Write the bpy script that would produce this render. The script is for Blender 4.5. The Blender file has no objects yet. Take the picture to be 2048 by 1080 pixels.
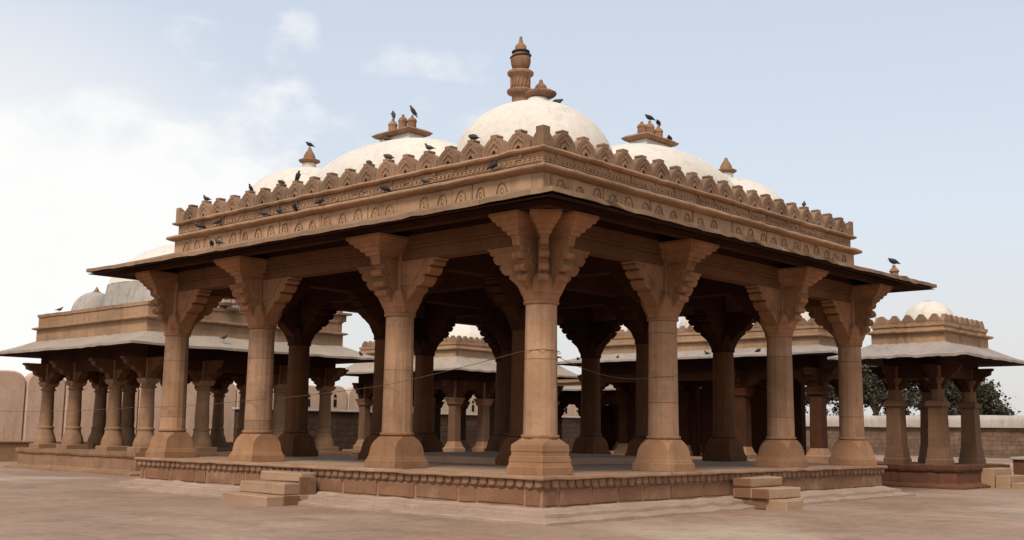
import bpy, bmesh, math, random
from mathutils import Vector, Matrix
random.seed(7)
R = math.radians
pi = math.pi
scene = bpy.context.scene
col = scene.collection
ZG = 0.10            # ground level

# ------------------------------------------------------------------ mesh helpers
class MB:
    def __init__(self): self.v = []; self.f = []
    def add(self, vs, fs):
        n = len(self.v); self.v += [tuple(p) for p in vs]; self.f += [tuple(i + n for i in f) for f in fs]
    def box(self, x0, y0, z0, x1, y1, z1):
        self.add([(x0,y0,z0),(x1,y0,z0),(x1,y1,z0),(x0,y1,z0),(x0,y0,z1),(x1,y0,z1),(x1,y1,z1),(x0,y1,z1)],
                 [(0,3,2,1),(4,5,6,7),(0,1,5,4),(1,2,6,5),(2,3,7,6),(3,0,4,7)])
    def loft(self, rings, cap0=True, cap1=True, closed=True):
        n = len(rings[0]); vs = [p for r in rings for p in r]; fs = []
        for i in range(len(rings)-1):
            for j in range(n if closed else n-1):
                k = (j+1) % n
                fs.append((i*n+j, i*n+k, (i+1)*n+k, (i+1)*n+j))
        if cap0: fs.append(tuple(range(n))[::-1])
        if cap1: fs.append(tuple((len(rings)-1)*n+j for j in range(n)))
        self.add(vs, fs)
    def lathe(self, prof, n=24, c=(0,0), rot=0.0, sx=1, sy=1):
        self.loft([[(c[0]+r*sx*math.cos(rot+2*pi*j/n), c[1]+r*sy*math.sin(rot+2*pi*j/n), z) for j in range(n)] for r, z in prof])
    def prism(self, poly, fn, d0, d1):
        self.loft([[fn(a, b, d0) for a, b in poly], [fn(a, b, d1) for a, b in poly]])
    def tube(self, pts, r, n=6):
        rings = []
        for i, p in enumerate(pts):
            p = Vector(p); a = Vector(pts[max(i-1,0)]); b = Vector(pts[min(i+1,len(pts)-1)])
            t = (b-a).normalized(); u = t.cross(Vector((0,0,1)))
            if u.length < 1e-3: u = t.cross(Vector((1,0,0)))
            u.normalize(); w = t.cross(u); rr = r[i] if isinstance(r, (list, tuple)) else r
            rings.append([tuple(p + u*rr*math.cos(2*pi*j/n) + w*rr*math.sin(2*pi*j/n)) for j in range(n)])
        self.loft(rings)
    def sweep(self, prof, x0, y0, x1, y1, seg=1, jit=0.0, zlift=0.0, rng=None):
        """closed (offset, z) profile swept round the rectangle"""
        rng = rng or random
        cor = [(x0,y0,-1,-1),(x1,y0,1,-1),(x1,y1,1,1),(x0,y1,-1,1)]
        rings = []
        for k in range(4):
            a, b = cor[k], cor[(k+1) % 4]
            for s in range(seg):
                t = s/seg; lift = zlift*(abs(2*t-1)**4)
                dz = rng.gauss(0, jit); do = rng.gauss(0, jit)
                rings.append([(a[0]+a[2]*o + t*(b[0]+b[2]*o-a[0]-a[2]*o) , a[1]+a[3]*o + t*(b[1]+b[3]*o-a[1]-a[3]*o), z + dz*.6 + rng.gauss(0,jit*.4) + lift*max(0,min(1,o))) if s == 0 else
                              (a[0]+a[2]*(o+do) + t*(b[0]+b[2]*(o+do)-a[0]-a[2]*(o+do)), a[1]+a[3]*(o+do) + t*(b[1]+b[3]*(o+do)-a[1]-a[3]*(o+do)), z + dz + rng.gauss(0,jit*.4) + lift*max(0,min(1,o)))
                              for o, z in prof])
        rings.append(rings[0])
        self.loft(rings, False, False)
    def mesh(self, name, m, smooth=None):
        me = bpy.data.meshes.new(name); me.from_pydata(self.v, [], self.f)
        bm = bmesh.new(); bm.from_mesh(me)
        bmesh.ops.remove_doubles(bm, verts=bm.verts, dist=1e-5)
        bmesh.ops.recalc_face_normals(bm, faces=bm.faces)
        bm.to_mesh(me); bm.free()
        if smooth is not None:
            for p in me.polygons: p.use_smooth = True
            if smooth < 179: me.set_sharp_from_angle(angle=R(smooth))
        if m: me.materials.append(m)
        return me
    def build(self, name, m, parent=None, smooth=None, bevel=0.0):
        return put(name, self.mesh(name, m, smooth), parent, bevel=bevel)

def put(name, me, parent=None, loc=None, rz=0.0, bevel=0.0):
    """link a mesh as one object; loc is a world position, parents are never rotated"""
    o = bpy.data.objects.new(name, me); col.objects.link(o)
    base = Vector((0,0,0))
    if parent is not None:
        o.parent = parent; p = parent
        while p is not None: base += p.location; p = p.parent
    o.location = (Vector(loc) if loc is not None else Vector((0,0,0))) - base
    o.rotation_euler.z = rz
    if bevel:
        b = o.modifiers.new('bevel', 'BEVEL'); b.width = bevel; b.segments = 1; b.limit_method = 'ANGLE'; b.angle_limit = R(35)
    return o

def thing(name, label, cat, loc, group=None):
    o = bpy.data.objects.new(name, None); col.objects.link(o); o.location = loc; o.empty_display_size = .3
    return tag(o, label, cat, group)
def tag(o, label, cat, group=None, kind=None):
    o['label'] = label; o['category'] = cat
    if group: o['group'] = group
    if kind: o['kind'] = kind
    return o

def octo(h, w, z, c=(0,0)):
    w = min(w, h*.985)
    return [(c[0]+x, c[1]+y, z) for x, y in [(h,-w),(h,w),(w,h),(-w,h),(-h,w),(-h,-w),(-w,-h),(w,-h)]]

# ------------------------------------------------------------------ materials
def nt(name):
    m = bpy.data.materials.new(name); m.use_nodes = True
    n = m.node_tree.nodes; n.clear()
    out = n.new('ShaderNodeOutputMaterial'); b = n.new('ShaderNodeBsdfPrincipled')
    m.node_tree.links.new(b.outputs[0], out.inputs[0])
    return m, m.node_tree, b
class G:
    def __init__(self, tree): self.t = tree
    def n(self, kind, **kw):
        x = self.t.nodes.new(kind)
        for k, v in kw.items():
            if k.startswith('i_'): x.inputs[k[2:].replace('_',' ')].default_value = v
            else: setattr(x, k, v)
        return x
    def l(self, a, b): self.t.links.new(a, b)
    def val(self, s, v):
        if hasattr(v, 'is_output') or hasattr(v, 'links'): self.l(v, s)
        else: s.default_value = v
    def math(self, op, a, b=0.0, c=None, clamp=False):
        x = self.n('ShaderNodeMath', operation=op, use_clamp=clamp); self.val(x.inputs[0], a); self.val(x.inputs[1], b)
        if c is not None: self.val(x.inputs[2], c)
        return x.outputs[0]
    def vmath(self, op, a, b):
        x = self.n('ShaderNodeVectorMath', operation=op); self.val(x.inputs[0], a); self.val(x.inputs[1], b)
        return x.outputs['Value'] if op in ('DOT_PRODUCT','LENGTH') else x.outputs[0]
    def noise(self, vec, scale, detail=6, rough=.6):
        x = self.n('ShaderNodeTexNoise'); x.inputs['Scale'].default_value = scale; x.inputs['Detail'].default_value = detail
        x.inputs['Roughness'].default_value = rough; self.l(vec, x.inputs['Vector']); return x.outputs['Fac']
    def ramp(self, fac, stops):
        x = self.n('ShaderNodeValToRGB'); e = x.color_ramp.elements
        while len(e) < len(stops): e.new(.5)
        for i, (p, c) in enumerate(stops):
            e[i].position = p; e[i].color = (c, c, c, 1) if isinstance(c, (int, float)) else (*c, 1)
        self.l(fac, x.inputs[0]); return x.outputs[0]
    def mix(self, fac, a, b, mode='MIX'):
        x = self.n('ShaderNodeMix', data_type='RGBA', blend_type=mode); self.val(x.inputs[0], fac)
        for s, v in ((x.inputs[6], a), (x.inputs[7], b)):
            if isinstance(v, tuple): s.default_value = (*v, 1)
            else: self.l(v, s)
        return x.outputs[2]
    def maprange(self, v, a, b, c, d, smooth=False):
        x = self.n('ShaderNodeMapRange'); x.interpolation_type = 'SMOOTHSTEP' if smooth else 'LINEAR'
        self.l(v, x.inputs[0])
        for i, k in enumerate((a, b, c, d)): x.inputs[1+i].default_value = k
        return x.outputs[0]

KA, KP = .86, .68       # base colour scale for stone and lime
WARM = (1.0, .94, .875)
def stone(name, a, b, dark=(.09,.05,.03), scale=.9, stain=.45, streak=.35, bump=.35, joints=None, var=.22, rough=.92, pale=None):
    a, b, dark = (tuple(k*KA*w for k, w in zip(q, WARM)) for q in (a, b, dark)); pale = pale and tuple(k*KA for k in pale)
    m, t, bs = nt(name); g = G(t)
    tc = g.n('ShaderNodeTexCoord'); oi = g.n('ShaderNodeObjectInfo')
    off = g.n('ShaderNodeCombineXYZ'); r = oi.outputs['Random']
    for i, k in enumerate((37.0, 91.0, 53.0)): g.l(g.math('MULTIPLY', r, k), off.inputs[i])
    P = g.vmath('ADD', tc.outputs['Object'], off.outputs[0])
    big = g.noise(P, scale, 7, .62)
    c = g.mix(g.ramp(big, [(.32, 0.0), (.66, 1.0)]), a, b)
    # bedding: faint horizontal colour layers of the stone
    mp = g.n('ShaderNodeMapping'); mp.inputs['Scale'].default_value = (.5, .5, 5.0); g.l(P, mp.inputs[0])
    bed = g.noise(mp.outputs[0], 1.6, 5, .6)
    c = g.mix(g.ramp(bed, [(.35, .30), (.6, 0.0)]), c, tuple(k*.6 for k in a))
    # damp and soot runs
    mp2 = g.n('ShaderNodeMapping'); mp2.inputs['Scale'].default_value = (3.2, 3.2, .28); g.l(P, mp2.inputs[0])
    st = g.noise(mp2.outputs[0], 1.5, 6, .65)
    c = g.mix(g.ramp(st, [(.50, 0.0), (.74, streak)]), c, dark)
    bl = g.noise(P, 2.3, 9, .7)
    c = g.mix(g.ramp(bl, [(.52, 0.0), (.75, stain)]), c, dark)
    if pale:
        pl = g.noise(g.vmath('ADD', P, (13.0, 5.0, 7.0)), 1.1, 8, .66)
        c = g.mix(g.ramp(pl, [(.56, 0.0), (.72, .65)]), c, pale)
    fine = g.noise(P, 22, 6, .7)
    c = g.mix(1.0, c, g.ramp(fine, [(.25, .84), (.7, 1.08)]), 'MULTIPLY')
    vv = g.maprange(r, 0, 1, 1-var, 1+var*.6)
    cv = g.n('ShaderNodeCombineXYZ')
    for i in range(3): g.l(vv, cv.inputs[i])
    c = g.mix(1.0, c, cv.outputs[0], 'MULTIPLY')
    h = g.math('ADD', g.math('MULTIPLY', fine, .35), g.math('MULTIPLY', bl, .8))
    if joints:
        w, hh, mort = joints; JW = .34 if 'rubble' in name else .06
        sx = g.n('ShaderNodeSeparateXYZ'); g.l(tc.outputs['Object'], sx.inputs[0])
        cx = g.n('ShaderNodeCombineXYZ'); g.l(g.math('ADD', sx.outputs[0], sx.outputs[1]), cx.inputs[0]); g.l(g.math('ADD', sx.outputs[2], g.math('MULTIPLY', r, 9.0 if w > 20 else 0.0)), cx.inputs[1])
        wob = g.n('ShaderNodeTexNoise'); wob.inputs['Scale'].default_value = 1.5; g.l(P, wob.inputs['Vector'])
        wv = g.vmath('ADD', cx.outputs[0], g.vmath('MULTIPLY', g.vmath('SUBTRACT', wob.outputs['Color'], (.5,.5,.5)), (JW,JW*.6,0)))
        bt = g.n('ShaderNodeTexBrick'); g.l(wv, bt.inputs['Vector'])
        bt.inputs['Scale'].default_value = 1.0; bt.inputs['Brick Width'].default_value = w; bt.inputs['Row Height'].default_value = hh
        bt.inputs['Mortar Size'].default_value = mort; bt.inputs['Mortar Smooth'].default_value = .3; bt.inputs['Bias'].default_value = 0
        bt.inputs['Color1'].default_value = (.80,.80,.80,1); bt.inputs['Color2'].default_value = (1.08,1.08,1.08,1); bt.inputs['Mortar'].default_value = (.9,.9,.9,1)
        c = g.mix(1.0, c, bt.outputs['Color'], 'MULTIPLY')
        c = g.mix(g.math('MULTIPLY', bt.outputs['Fac'], .45 if 'rubble' in name else .75), c, dark)
        h = g.math('SUBTRACT', h, g.math('MULTIPLY', bt.outputs['Fac'], .8))
    bp = g.n('ShaderNodeBump'); bp.inputs['Strength'].default_value = bump; bp.inputs['Distance'].default_value = .03
    g.l(h, bp.inputs['Height']); g.l(bp.outputs[0], bs.inputs['Normal'])
    g.l(c, bs.inputs['Base Color']); bs.inputs['Roughness'].default_value = rough
    bs.inputs['Specular IOR Level'].default_value = .2
    return m

def plaster(name, a, b, grime=(.30,.24,.19), gr=.5, scale=.8, bump=.15, specks=True):
    a, b, grime = (tuple(k*KP for k in q) for q in (a, b, grime))
    m, t, bs = nt(name); g = G(t)
    tc = g.n('ShaderNodeTexCoord'); P = tc.outputs['Object']
    c = g.mix(g.ramp(g.noise(P, scale, 6, .6), [(.35, 0.0), (.65, 1.0)]), a, b)
    mp = g.n('ShaderNodeMapping'); mp.inputs['Scale'].default_value = (2.4, 2.4, .35); g.l(P, mp.inputs[0])
    c = g.mix(g.ramp(g.noise(mp.outputs[0], 1.3, 7, .65), [(.52, 0.0), (.78, gr)]), c, grime)
    c = g.mix(g.ramp(g.noise(P, 3.1, 9, .72), [(.56, 0.0), (.8, gr*.8)]), c, grime)
    if specks:
        c = g.mix(g.ramp(g.noise(P, 14, 3, .5), [(.70, 0.0), (.76, .55)]), c, tuple(k*.4 for k in grime))
        mpc = g.n('ShaderNodeTexVoronoi', feature='DISTANCE_TO_EDGE'); mpc.inputs['Scale'].default_value = 1.1
        wob = g.n('ShaderNodeTexNoise'); wob.inputs['Scale'].default_value = 2.0; wob.inputs['Detail'].default_value = 5; g.l(P, wob.inputs['Vector'])
        g.l(g.vmath('ADD', P, g.vmath('MULTIPLY', wob.outputs['Color'], (.9,.9,.9))), mpc.inputs['Vector'])
        mask = g.math('MULTIPLY', g.ramp(mpc.outputs['Distance'], [(0.0, .5), (.012, 0.0)]), g.ramp(g.noise(P, .9, 3), [(.5, 0.0), (.6, 1.0)]))
        c = g.mix(mask, c, tuple(k*.5 for k in grime))
    f = g.noise(P, 9, 8, .65)
    c = g.mix(1.0, c, g.ramp(f, [(.3, .88), (.7, 1.06)]), 'MULTIPLY')
    bp = g.n('ShaderNodeBump'); bp.inputs['Strength'].default_value = bump; bp.inputs['Distance'].default_value = .03
    g.l(f, bp.inputs['Height']); g.l(bp.outputs[0], bs.inputs['Normal'])
    g.l(c, bs.inputs['Base Color']); bs.inputs['Roughness'].default_value = .9; bs.inputs['Specular IOR Level'].default_value = .2
    return m

def ground_mat():
    m, t, bs = nt('terrace_paving'); g = G(t)
    tc = g.n('ShaderNodeTexCoord'); P = tc.outputs['Object']
    rot = g.n('ShaderNodeMapping'); rot.inputs['Rotation'].default_value = (0, 0, R(3)); g.l(P, rot.inputs[0])
    bt = g.n('ShaderNodeTexBrick'); g.l(rot.outputs[0], bt.inputs['Vector']); bt.inputs['Scale'].default_value = 1
    bt.inputs['Brick Width'].default_value = 1.7; bt.inputs['Row Height'].default_value = .95; bt.inputs['Mortar Size'].default_value = .016
    bt.inputs['Color1'].default_value = (.82,.82,.82,1); bt.inputs['Color2'].default_value = (1.1,1.1,1.1,1); bt.inputs['Mortar'].default_value = (.8,.8,.8,1)
    c = g.mix(g.ramp(g.noise(P, .22, 8, .65), [(.36, 0.0), (.64, 1.0)]), (.250,.155,.108), (.335,.232,.175))
    c = g.mix(g.ramp(g.noise(P, .75, 9, .7), [(.5, 0.0), (.72, .7)]), c, (.175,.110,.080))
    c = g.mix(g.ramp(g.noise(g.vmath('ADD', P, (9.3,2.1,0)), .16, 5, .55), [(.56, 0.0), (.66, .7)]), c, (.40,.315,.245))
    c = g.mix(.42, c, g.mix(1.0, c, bt.outputs['Color'], 'MULTIPLY'))
    c = g.mix(g.math('MULTIPLY', bt.outputs['Fac'], g.ramp(g.noise(P, .6, 4), [(.45, .02), (.65, .5)])), c, (.11,.072,.052))
    sp = g.n('ShaderNodeMapping'); sp.inputs['Rotation'].default_value = (0, 0, R(42)); sp.inputs['Scale'].default_value = (.8, .30, 1); g.l(P, sp.inputs[0])
    c = g.mix(g.ramp(g.noise(sp.outputs[0], 1.6, 7, .65), [(.40, .22), (.54, 0.0)]), c, (.17,.115,.088))
    c = g.mix(g.ramp(g.noise(P, 34, 3, .6), [(.62, 0.0), (.72, .5)]), c, (.20,.13,.09))
    f = g.noise(P, 7, 9, .72)
    c = g.mix(1.0, c, (1.08,1.03,.93), 'MULTIPLY')
    c = g.mix(1.0, c, g.ramp(f, [(.25, .75), (.72, 1.14)]), 'MULTIPLY')
    bp = g.n('ShaderNodeBump'); bp.inputs['Strength'].default_value = .45; bp.inputs['Distance'].default_value = .03
    h = g.math('SUBTRACT', g.math('ADD', f, g.noise(P, 1.3, 6)), g.math('MULTIPLY', bt.outputs['Fac'], .5))
    g.l(h, bp.inputs['Height']); g.l(bp.outputs[0], bs.inputs['Normal'])
    g.l(c, bs.inputs['Base Color']); bs.inputs['Roughness'].default_value = .88; bs.inputs['Specular IOR Level'].default_value = .25
    return m

def flat(name, c, rough=.8, var=.3, scale=8):
    m, t, bs = nt(name); g = G(t); tc = g.n('ShaderNodeTexCoord')
    f = g.noise(tc.outputs['Object'], scale, 5)
    g.l(g.mix(g.ramp(f, [(.3, 0.0), (.7, 1.0)]), tuple(k*(1-var) for k in c), tuple(k*(1+var) for k in c)), bs.inputs['Base Color'])
    bs.inputs['Roughness'].default_value = rough; bs.inputs['Specular IOR Level'].default_value = .25
    return m

def leaf_mat(name, a, b):
    m, t, bs = nt(name); g = G(t); tc = g.n('ShaderNodeTexCoord')
    f = g.noise(tc.outputs['Object'], .9, 4); f2 = g.noise(tc.outputs['Object'], 11, 2)
    c = g.mix(g.ramp(f, [(.35, 0.0), (.65, 1.0)]), a, b)
    g.l(g.mix(1.0, c, g.ramp(f2, [(.3, .55), (.7, 1.4)]), 'MULTIPLY'), bs.inputs['Base Color']); bs.inputs['Roughness'].default_value = .85; bs.inputs['Specular IOR Level'].default_value = .08
    return m

SA, SB = (.44,.252,.140), (.315,.163,.084)
M = {}
M['shaft'] = stone('shaft_sandstone', (.51,.318,.20), (.345,.19,.105), scale=.8, stain=.42, streak=.55, bump=.22, joints=(60, 1.28, .007))
M['stone'] = stone('red_sandstone', SA, SB, stain=.4, streak=.3, bump=.35)
M['capital'] = stone('capital_sandstone', (.46,.245,.135), (.28,.138,.070), stain=.5, streak=.35, bump=.5)
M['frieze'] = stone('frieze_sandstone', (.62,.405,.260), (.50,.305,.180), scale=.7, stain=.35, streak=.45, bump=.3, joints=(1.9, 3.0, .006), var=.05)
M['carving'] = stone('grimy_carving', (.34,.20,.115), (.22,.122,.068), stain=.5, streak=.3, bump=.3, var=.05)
M['cornice'] = stone('cornice_sandstone', (.52,.335,.215), (.41,.25,.152), scale=.8, stain=.45, streak=.3, bump=.4, joints=(1.3, 3.0, .006), var=.05)
M['merlon'] = stone('merlon_sandstone', (.37,.238,.155), (.26,.158,.098), scale=1.4, stain=.6, streak=.45, bump=.55, var=.25)
M['eave'] = stone('eave_slab_stone', (.40,.27,.175), (.30,.185,.11), scale=.8, stain=.5, streak=.2, bump=.4, joints=(1.05, 9.0, .007), var=.03)
M['deepshade'] = stone('painted_shade_soffit', (.050,.014,.005), (.028,.008,.003), dark=(.02,.01,.006), stain=.5, streak=.3, bump=.3)  # shade under eaves and ceilings put into the colour
M['inner'] = stone('painted_shade_capital', (.088,.032,.013), (.050,.017,.007), dark=(.02,.01,.006), stain=.5, streak=.4, bump=.45)  # dark copy for capitals, brackets and beams, interior shade painted in
M['shadeshaft'] = stone('painted_shade_shaft', (.20,.090,.041), (.125,.054,.025), dark=(.04,.02,.01), scale=.6, stain=.4, streak=.5, bump=.2)  # dark copy of the shaft stone, shade painted in
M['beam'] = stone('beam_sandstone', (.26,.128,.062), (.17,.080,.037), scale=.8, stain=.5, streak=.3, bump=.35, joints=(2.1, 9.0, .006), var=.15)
M['plinth'] = stone('plinth_sandstone', (.40,.245,.155), (.30,.172,.105), scale=1.0, stain=.45, streak=.25, bump=.4, pale=(.46,.33,.235), var=.1)
M['block'] = stone('plinth_block_red', (.285,.152,.088), (.215,.108,.062), scale=1.3, stain=.4, streak=.2, bump=.3, pale=(.40,.26,.17), var=.1)
M['petal'] = stone('petal_sandstone', (.35,.205,.125), (.245,.132,.076), dark=(.07,.035,.02), scale=3.5, stain=.55, streak=.2, bump=.4, pale=(.44,.31,.21), var=.05)
M['apron'] = stone('worn_lime_apron', (.47,.345,.27), (.37,.26,.195), dark=(.16,.10,.07), scale=.6, stain=.5, streak=.05, bump=.5, pale=(.48,.37,.28), var=.05)
M['floor'] = stone('worn_floor_stone', (.47,.315,.215), (.36,.23,.15), dark=(.12,.085,.06), scale=.5, stain=.4, streak=.02, bump=.2, var=.04, rough=.75)
M['step'] = stone('step_sandstone', (.47,.315,.205), (.38,.242,.150), scale=.9, stain=.25, streak=.1, bump=.25, var=.1)
M['finial'] = stone('finial_sandstone', (.40,.235,.140), (.27,.148,.086), dark=(.05,.03,.02), scale=2.2, stain=.6, streak=.5, bump=.45, var=.15)
M['dome'] = plaster('white_limewash', (.95,.835,.695), (.87,.76,.625), gr=.26)
M['olddome'] = plaster('stained_limewash', (.58,.51,.44), (.42,.355,.30), grime=(.16,.125,.10), gr=.75)
M['paleeave'] = plaster('lime_washed_eave', (.52,.41,.31), (.42,.32,.235), grime=(.22,.16,.115), gr=.45, specks=False)
M['greyeave'] = plaster('grey_plaster_eave', (.52,.425,.355), (.41,.325,.265), grime=(.2,.155,.12), gr=.5, specks=False)
M['farstone'] = stone('far_sandstone', (.40,.245,.145), (.30,.172,.098), stain=.5, streak=.35, bump=.35, var=.12)
M['boxstone'] = stone('far_parapet_sandstone', (.48,.315,.195), (.39,.235,.135), stain=.4, streak=.3, bump=.35, joints=(1.6, 3.0, .008), var=.05)
M['farcol'] = stone('far_column_sandstone', (.37,.225,.138), (.27,.155,.09), stain=.45, streak=.4, bump=.3, var=.2)
M['wallplaster'] = plaster('tan_wall_plaster', (.84,.56,.385), (.74,.475,.315), grime=(.2,.12,.075), gr=.4)
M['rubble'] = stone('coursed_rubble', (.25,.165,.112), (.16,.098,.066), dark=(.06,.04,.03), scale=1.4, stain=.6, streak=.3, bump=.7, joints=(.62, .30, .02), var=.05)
M['darkrubble'] = stone('shaded_rubble', (.115,.068,.042), (.07,.038,.024), dark=(.02,.012,.008), scale=1.6, stain=.6, streak=.3, bump=.8, joints=(.55, .28, .02), var=.05)  # darker copy of the rubble with shade in its colour
M['coping'] = plaster('pale_wall_coping', (.62,.53,.44), (.52,.43,.345), grime=(.2,.15,.11), gr=.55)
M['shadecol'] = stone('shaded_column_stone', (.235,.132,.078), (.165,.088,.050), stain=.45, streak=.45, bump=.3, var=.2)  # darker copy of the far column stone, shade put into its colour
M['redwall'] = stone('dark_red_plinth_stone', (.20,.088,.046), (.145,.06,.033), stain=.4, streak=.2, bump=.35, joints=(1.0,.5,.008), var=.08)
M['ground'] = ground_mat()
M['cable'] = flat('grey_cable', (.09,.06,.045))
M['pigeon'] = flat('slate_feathers', (.042,.036,.034), .55, .45, 14)
M['pigeon2'] = flat('dusty_brown_feathers', (.070,.046,.033), .6, .45, 14)
M['iron'] = flat('dark_iron_band', (.03,.022,.018), .6)
M['dark'] = flat('painted_opening_dark', (.012,.008,.006), 1.0)  # near-black, paints the dark of an opening onto a plate
M['bark'] = flat('pale_bark', (.20,.16,.12), .9, .3, 5)
M['leaf'] = leaf_mat('acacia_leaves', (.026,.025,.014), (.080,.066,.042))
M['leaf2'] = leaf_mat('neem_leaves', (.030,.030,.016), (.090,.076,.048))
M['dry'] = leaf_mat('dry_scrub', (.10,.035,.018), (.18,.075,.035))

# ------------------------------------------------------------------ the main pavilion
S = [0.0, 3.461, 7.797, 11.117]
X1 = S[3]
mid = [(S[0]+S[1])/2, (S[1]+S[2])/2, (S[2]+S[3])/2]
main = thing('pavilion', 'large square sandstone pavilion with white domes, carved parapet and four columns on each near side', 'pavilion', (X1/2, X1/2, ZG))

# plinth ----------------------------------------------------------------
b = MB(); b.sweep([(.47,ZG-.05),(.47,.62),(.30,.62),(.30,ZG-.05)], 0,0,X1,X1, 40, .004); b.build('plinth', M['plinth'], main)
b = MB()
rng = random.Random(3)
def facade_pts(side, u, o, z):
    """u runs along the side, o outward"""
    return {0:(-o, u, z), 1:(u, -o, z), 2:(X1+o, u, z), 3:(u, X1+o, z)}[side]
def fbox(b, side, u0, u1, o0, o1, z0, z1, j=0.0, rg=rng):
    p = facade_pts(side, u0, o0, z0); q = facade_pts(side, u1, o1, z1)
    lo = [min(a, c) for a, c in zip(p, q)]; hi = [max(a, c) for a, c in zip(p, q)]
    n = len(b.v); b.box(*lo, *hi)
    if j:
        for i in range(n, len(b.v)): b.v[i] = tuple(k + rg.gauss(0, j) for k in b.v[i])
for side in range(4):
    u = -.44
    first = True
    while u < X1+.40:
        w = .34 if first else rng.choice([.82, .98, 1.05, .72, .42]); first = False
        w = min(w, X1+.44-u)
        if w > .12: fbox(b, side, u+.03, u+w-.03, .45, .482+rng.random()*.02, .335+rng.random()*.01, .575, .004)
        u += w
b.build('plinth_block_course', M['block'], main, bevel=.008)
b = MB(); b.sweep([(.44,.59),(.485,.60),(.50,.62),(.495,.735),(.44,.735)], 0,0,X1,X1, 30, .003)
pw = .198
for side in range(4):
    n = int((X1+1.06)/pw)
    for k in range(n):
        u0 = -.53 + (X1+1.06)*k/n; w = (X1+1.06)/n
        cu = u0+w/2; hw = w*.43*(1+rng.gauss(0,.06))
        lay = []
        for (o, s, zb) in ((.49, 1.0, .600), (.520, .97, .606), (.536, .74, .628)):
            o += rng.gauss(0, .004)
            pts = [(-1,.733),( -1,.67),(-.86,.64),(-.5,zb+.006),(0,zb-.004),(.5,zb+.006),(.86,.64),(1,.67),(1,.733)]
            lay.append([facade_pts(side, cu+hw*s*a, o, z) for a, z in pts])
        b.loft(lay, False, True)
b.build('petal_moulding', M['petal'], main)
b = MB(); b.sweep([(.30,.735),(.575,.735),(.585,.75),(.58,.785),(.565,.80),(.30,.80)], 0,0,X1,X1, 36, .005); b.build('plinth_coping', M['plinth'], main)
b = MB(); b.box(-.31,-.31,.60, X1+.31, X1+.31,.797); b.build('floor', M['floor'], main)
b = MB(); b.sweep([(.40,.80),(.40,.935),(.36,.95),(0,.95),(0,.80)], S[1],S[1],S[2],S[2], 14, .004); b.box(S[1]-.02,S[1]-.02,.80,S[2]+.02,S[2]+.02,.949)
b.build('raised_floor', M['floor'], main)
b = MB(); b.sweep([(.40,ZG-.1),(1.04,ZG-.1),(1.04,ZG+.045),(1.02,ZG+.055),(.80,ZG+.085),(.795,ZG+.145),(.78,ZG+.155),(.60,ZG+.18),(.52,ZG+.215),(.40,ZG+.22)], 0,0,X1,X1, 44, .009)
b.build('plinth_apron', M['apron'], main)

# columns ---------------------------------------------------------------
def base_mesh(plain):
    b = MB()
    if plain:
        prof = [(.385,.80),(.385,.925),(.372,.93),(.355,1.0),(.362,1.005),(.350,1.09),(.335,1.095),(.330,1.165),(.340,1.17),(.335,1.27),(.312,1.33),(.272,1.385)]
        b.loft([octo(h, h*(.98 if z < 1.3 else .7 if z < 1.36 else .5), z) for h, z in prof])
    else:
        prof = [(.41,.80),(.41,.935),(.388,.94),(.378,.99)]
        rings = [octo(h, h, z) for h, z in prof]
        for i in range(11):
            t = i/10; z = 1.0+.365*t; h = .365-.055*t
            rings.append(octo(h, max(h*.41, .355*(max(0, 1-(t*.99)**2.7))**.5), z))
        b.loft(rings)
    b.lathe([(.265,1.36),(.312,1.385),(.318,1.41),(.312,1.432),(.27,1.437)], 16, rot=pi/16)
    return b.mesh('column_base', M['stone'], None)
def sec16(r, z):
    a = r*.985; out = []
    for k in range(8):
        th = k*pi/4
        for d in (-.24, .24): out.append((a*math.cos(th+d)/math.cos(.24)*.985, a*math.sin(th+d)/math.cos(.24)*.985, z))
    return out
b = MB(); b.loft([sec16(.285,1.43), sec16(.283,1.6), sec16(.272,2.6), sec16(.262,3.56)]); shaft_me = b.mesh('column', M['shaft'])
b = MB()
b.lathe([(.255,3.535),(.292,3.55),(.300,3.575),(.292,3.60),(.262,3.605)], 16, rot=pi/16)
b.loft([octo(.268,.13,3.60), octo(.275,.14,3.66), octo(.292,.16,3.715)]); b.loft([octo(.298,.165,3.712), octo(.305,.185,3.77), octo(.318,.24,3.86), octo(.315,.27,3.95), octo(.27,.25,4.03)])
b.box(-.215,-.215,3.90,.215,.215,5.0); cap_me = b.mesh('capital', M['capital'])
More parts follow.
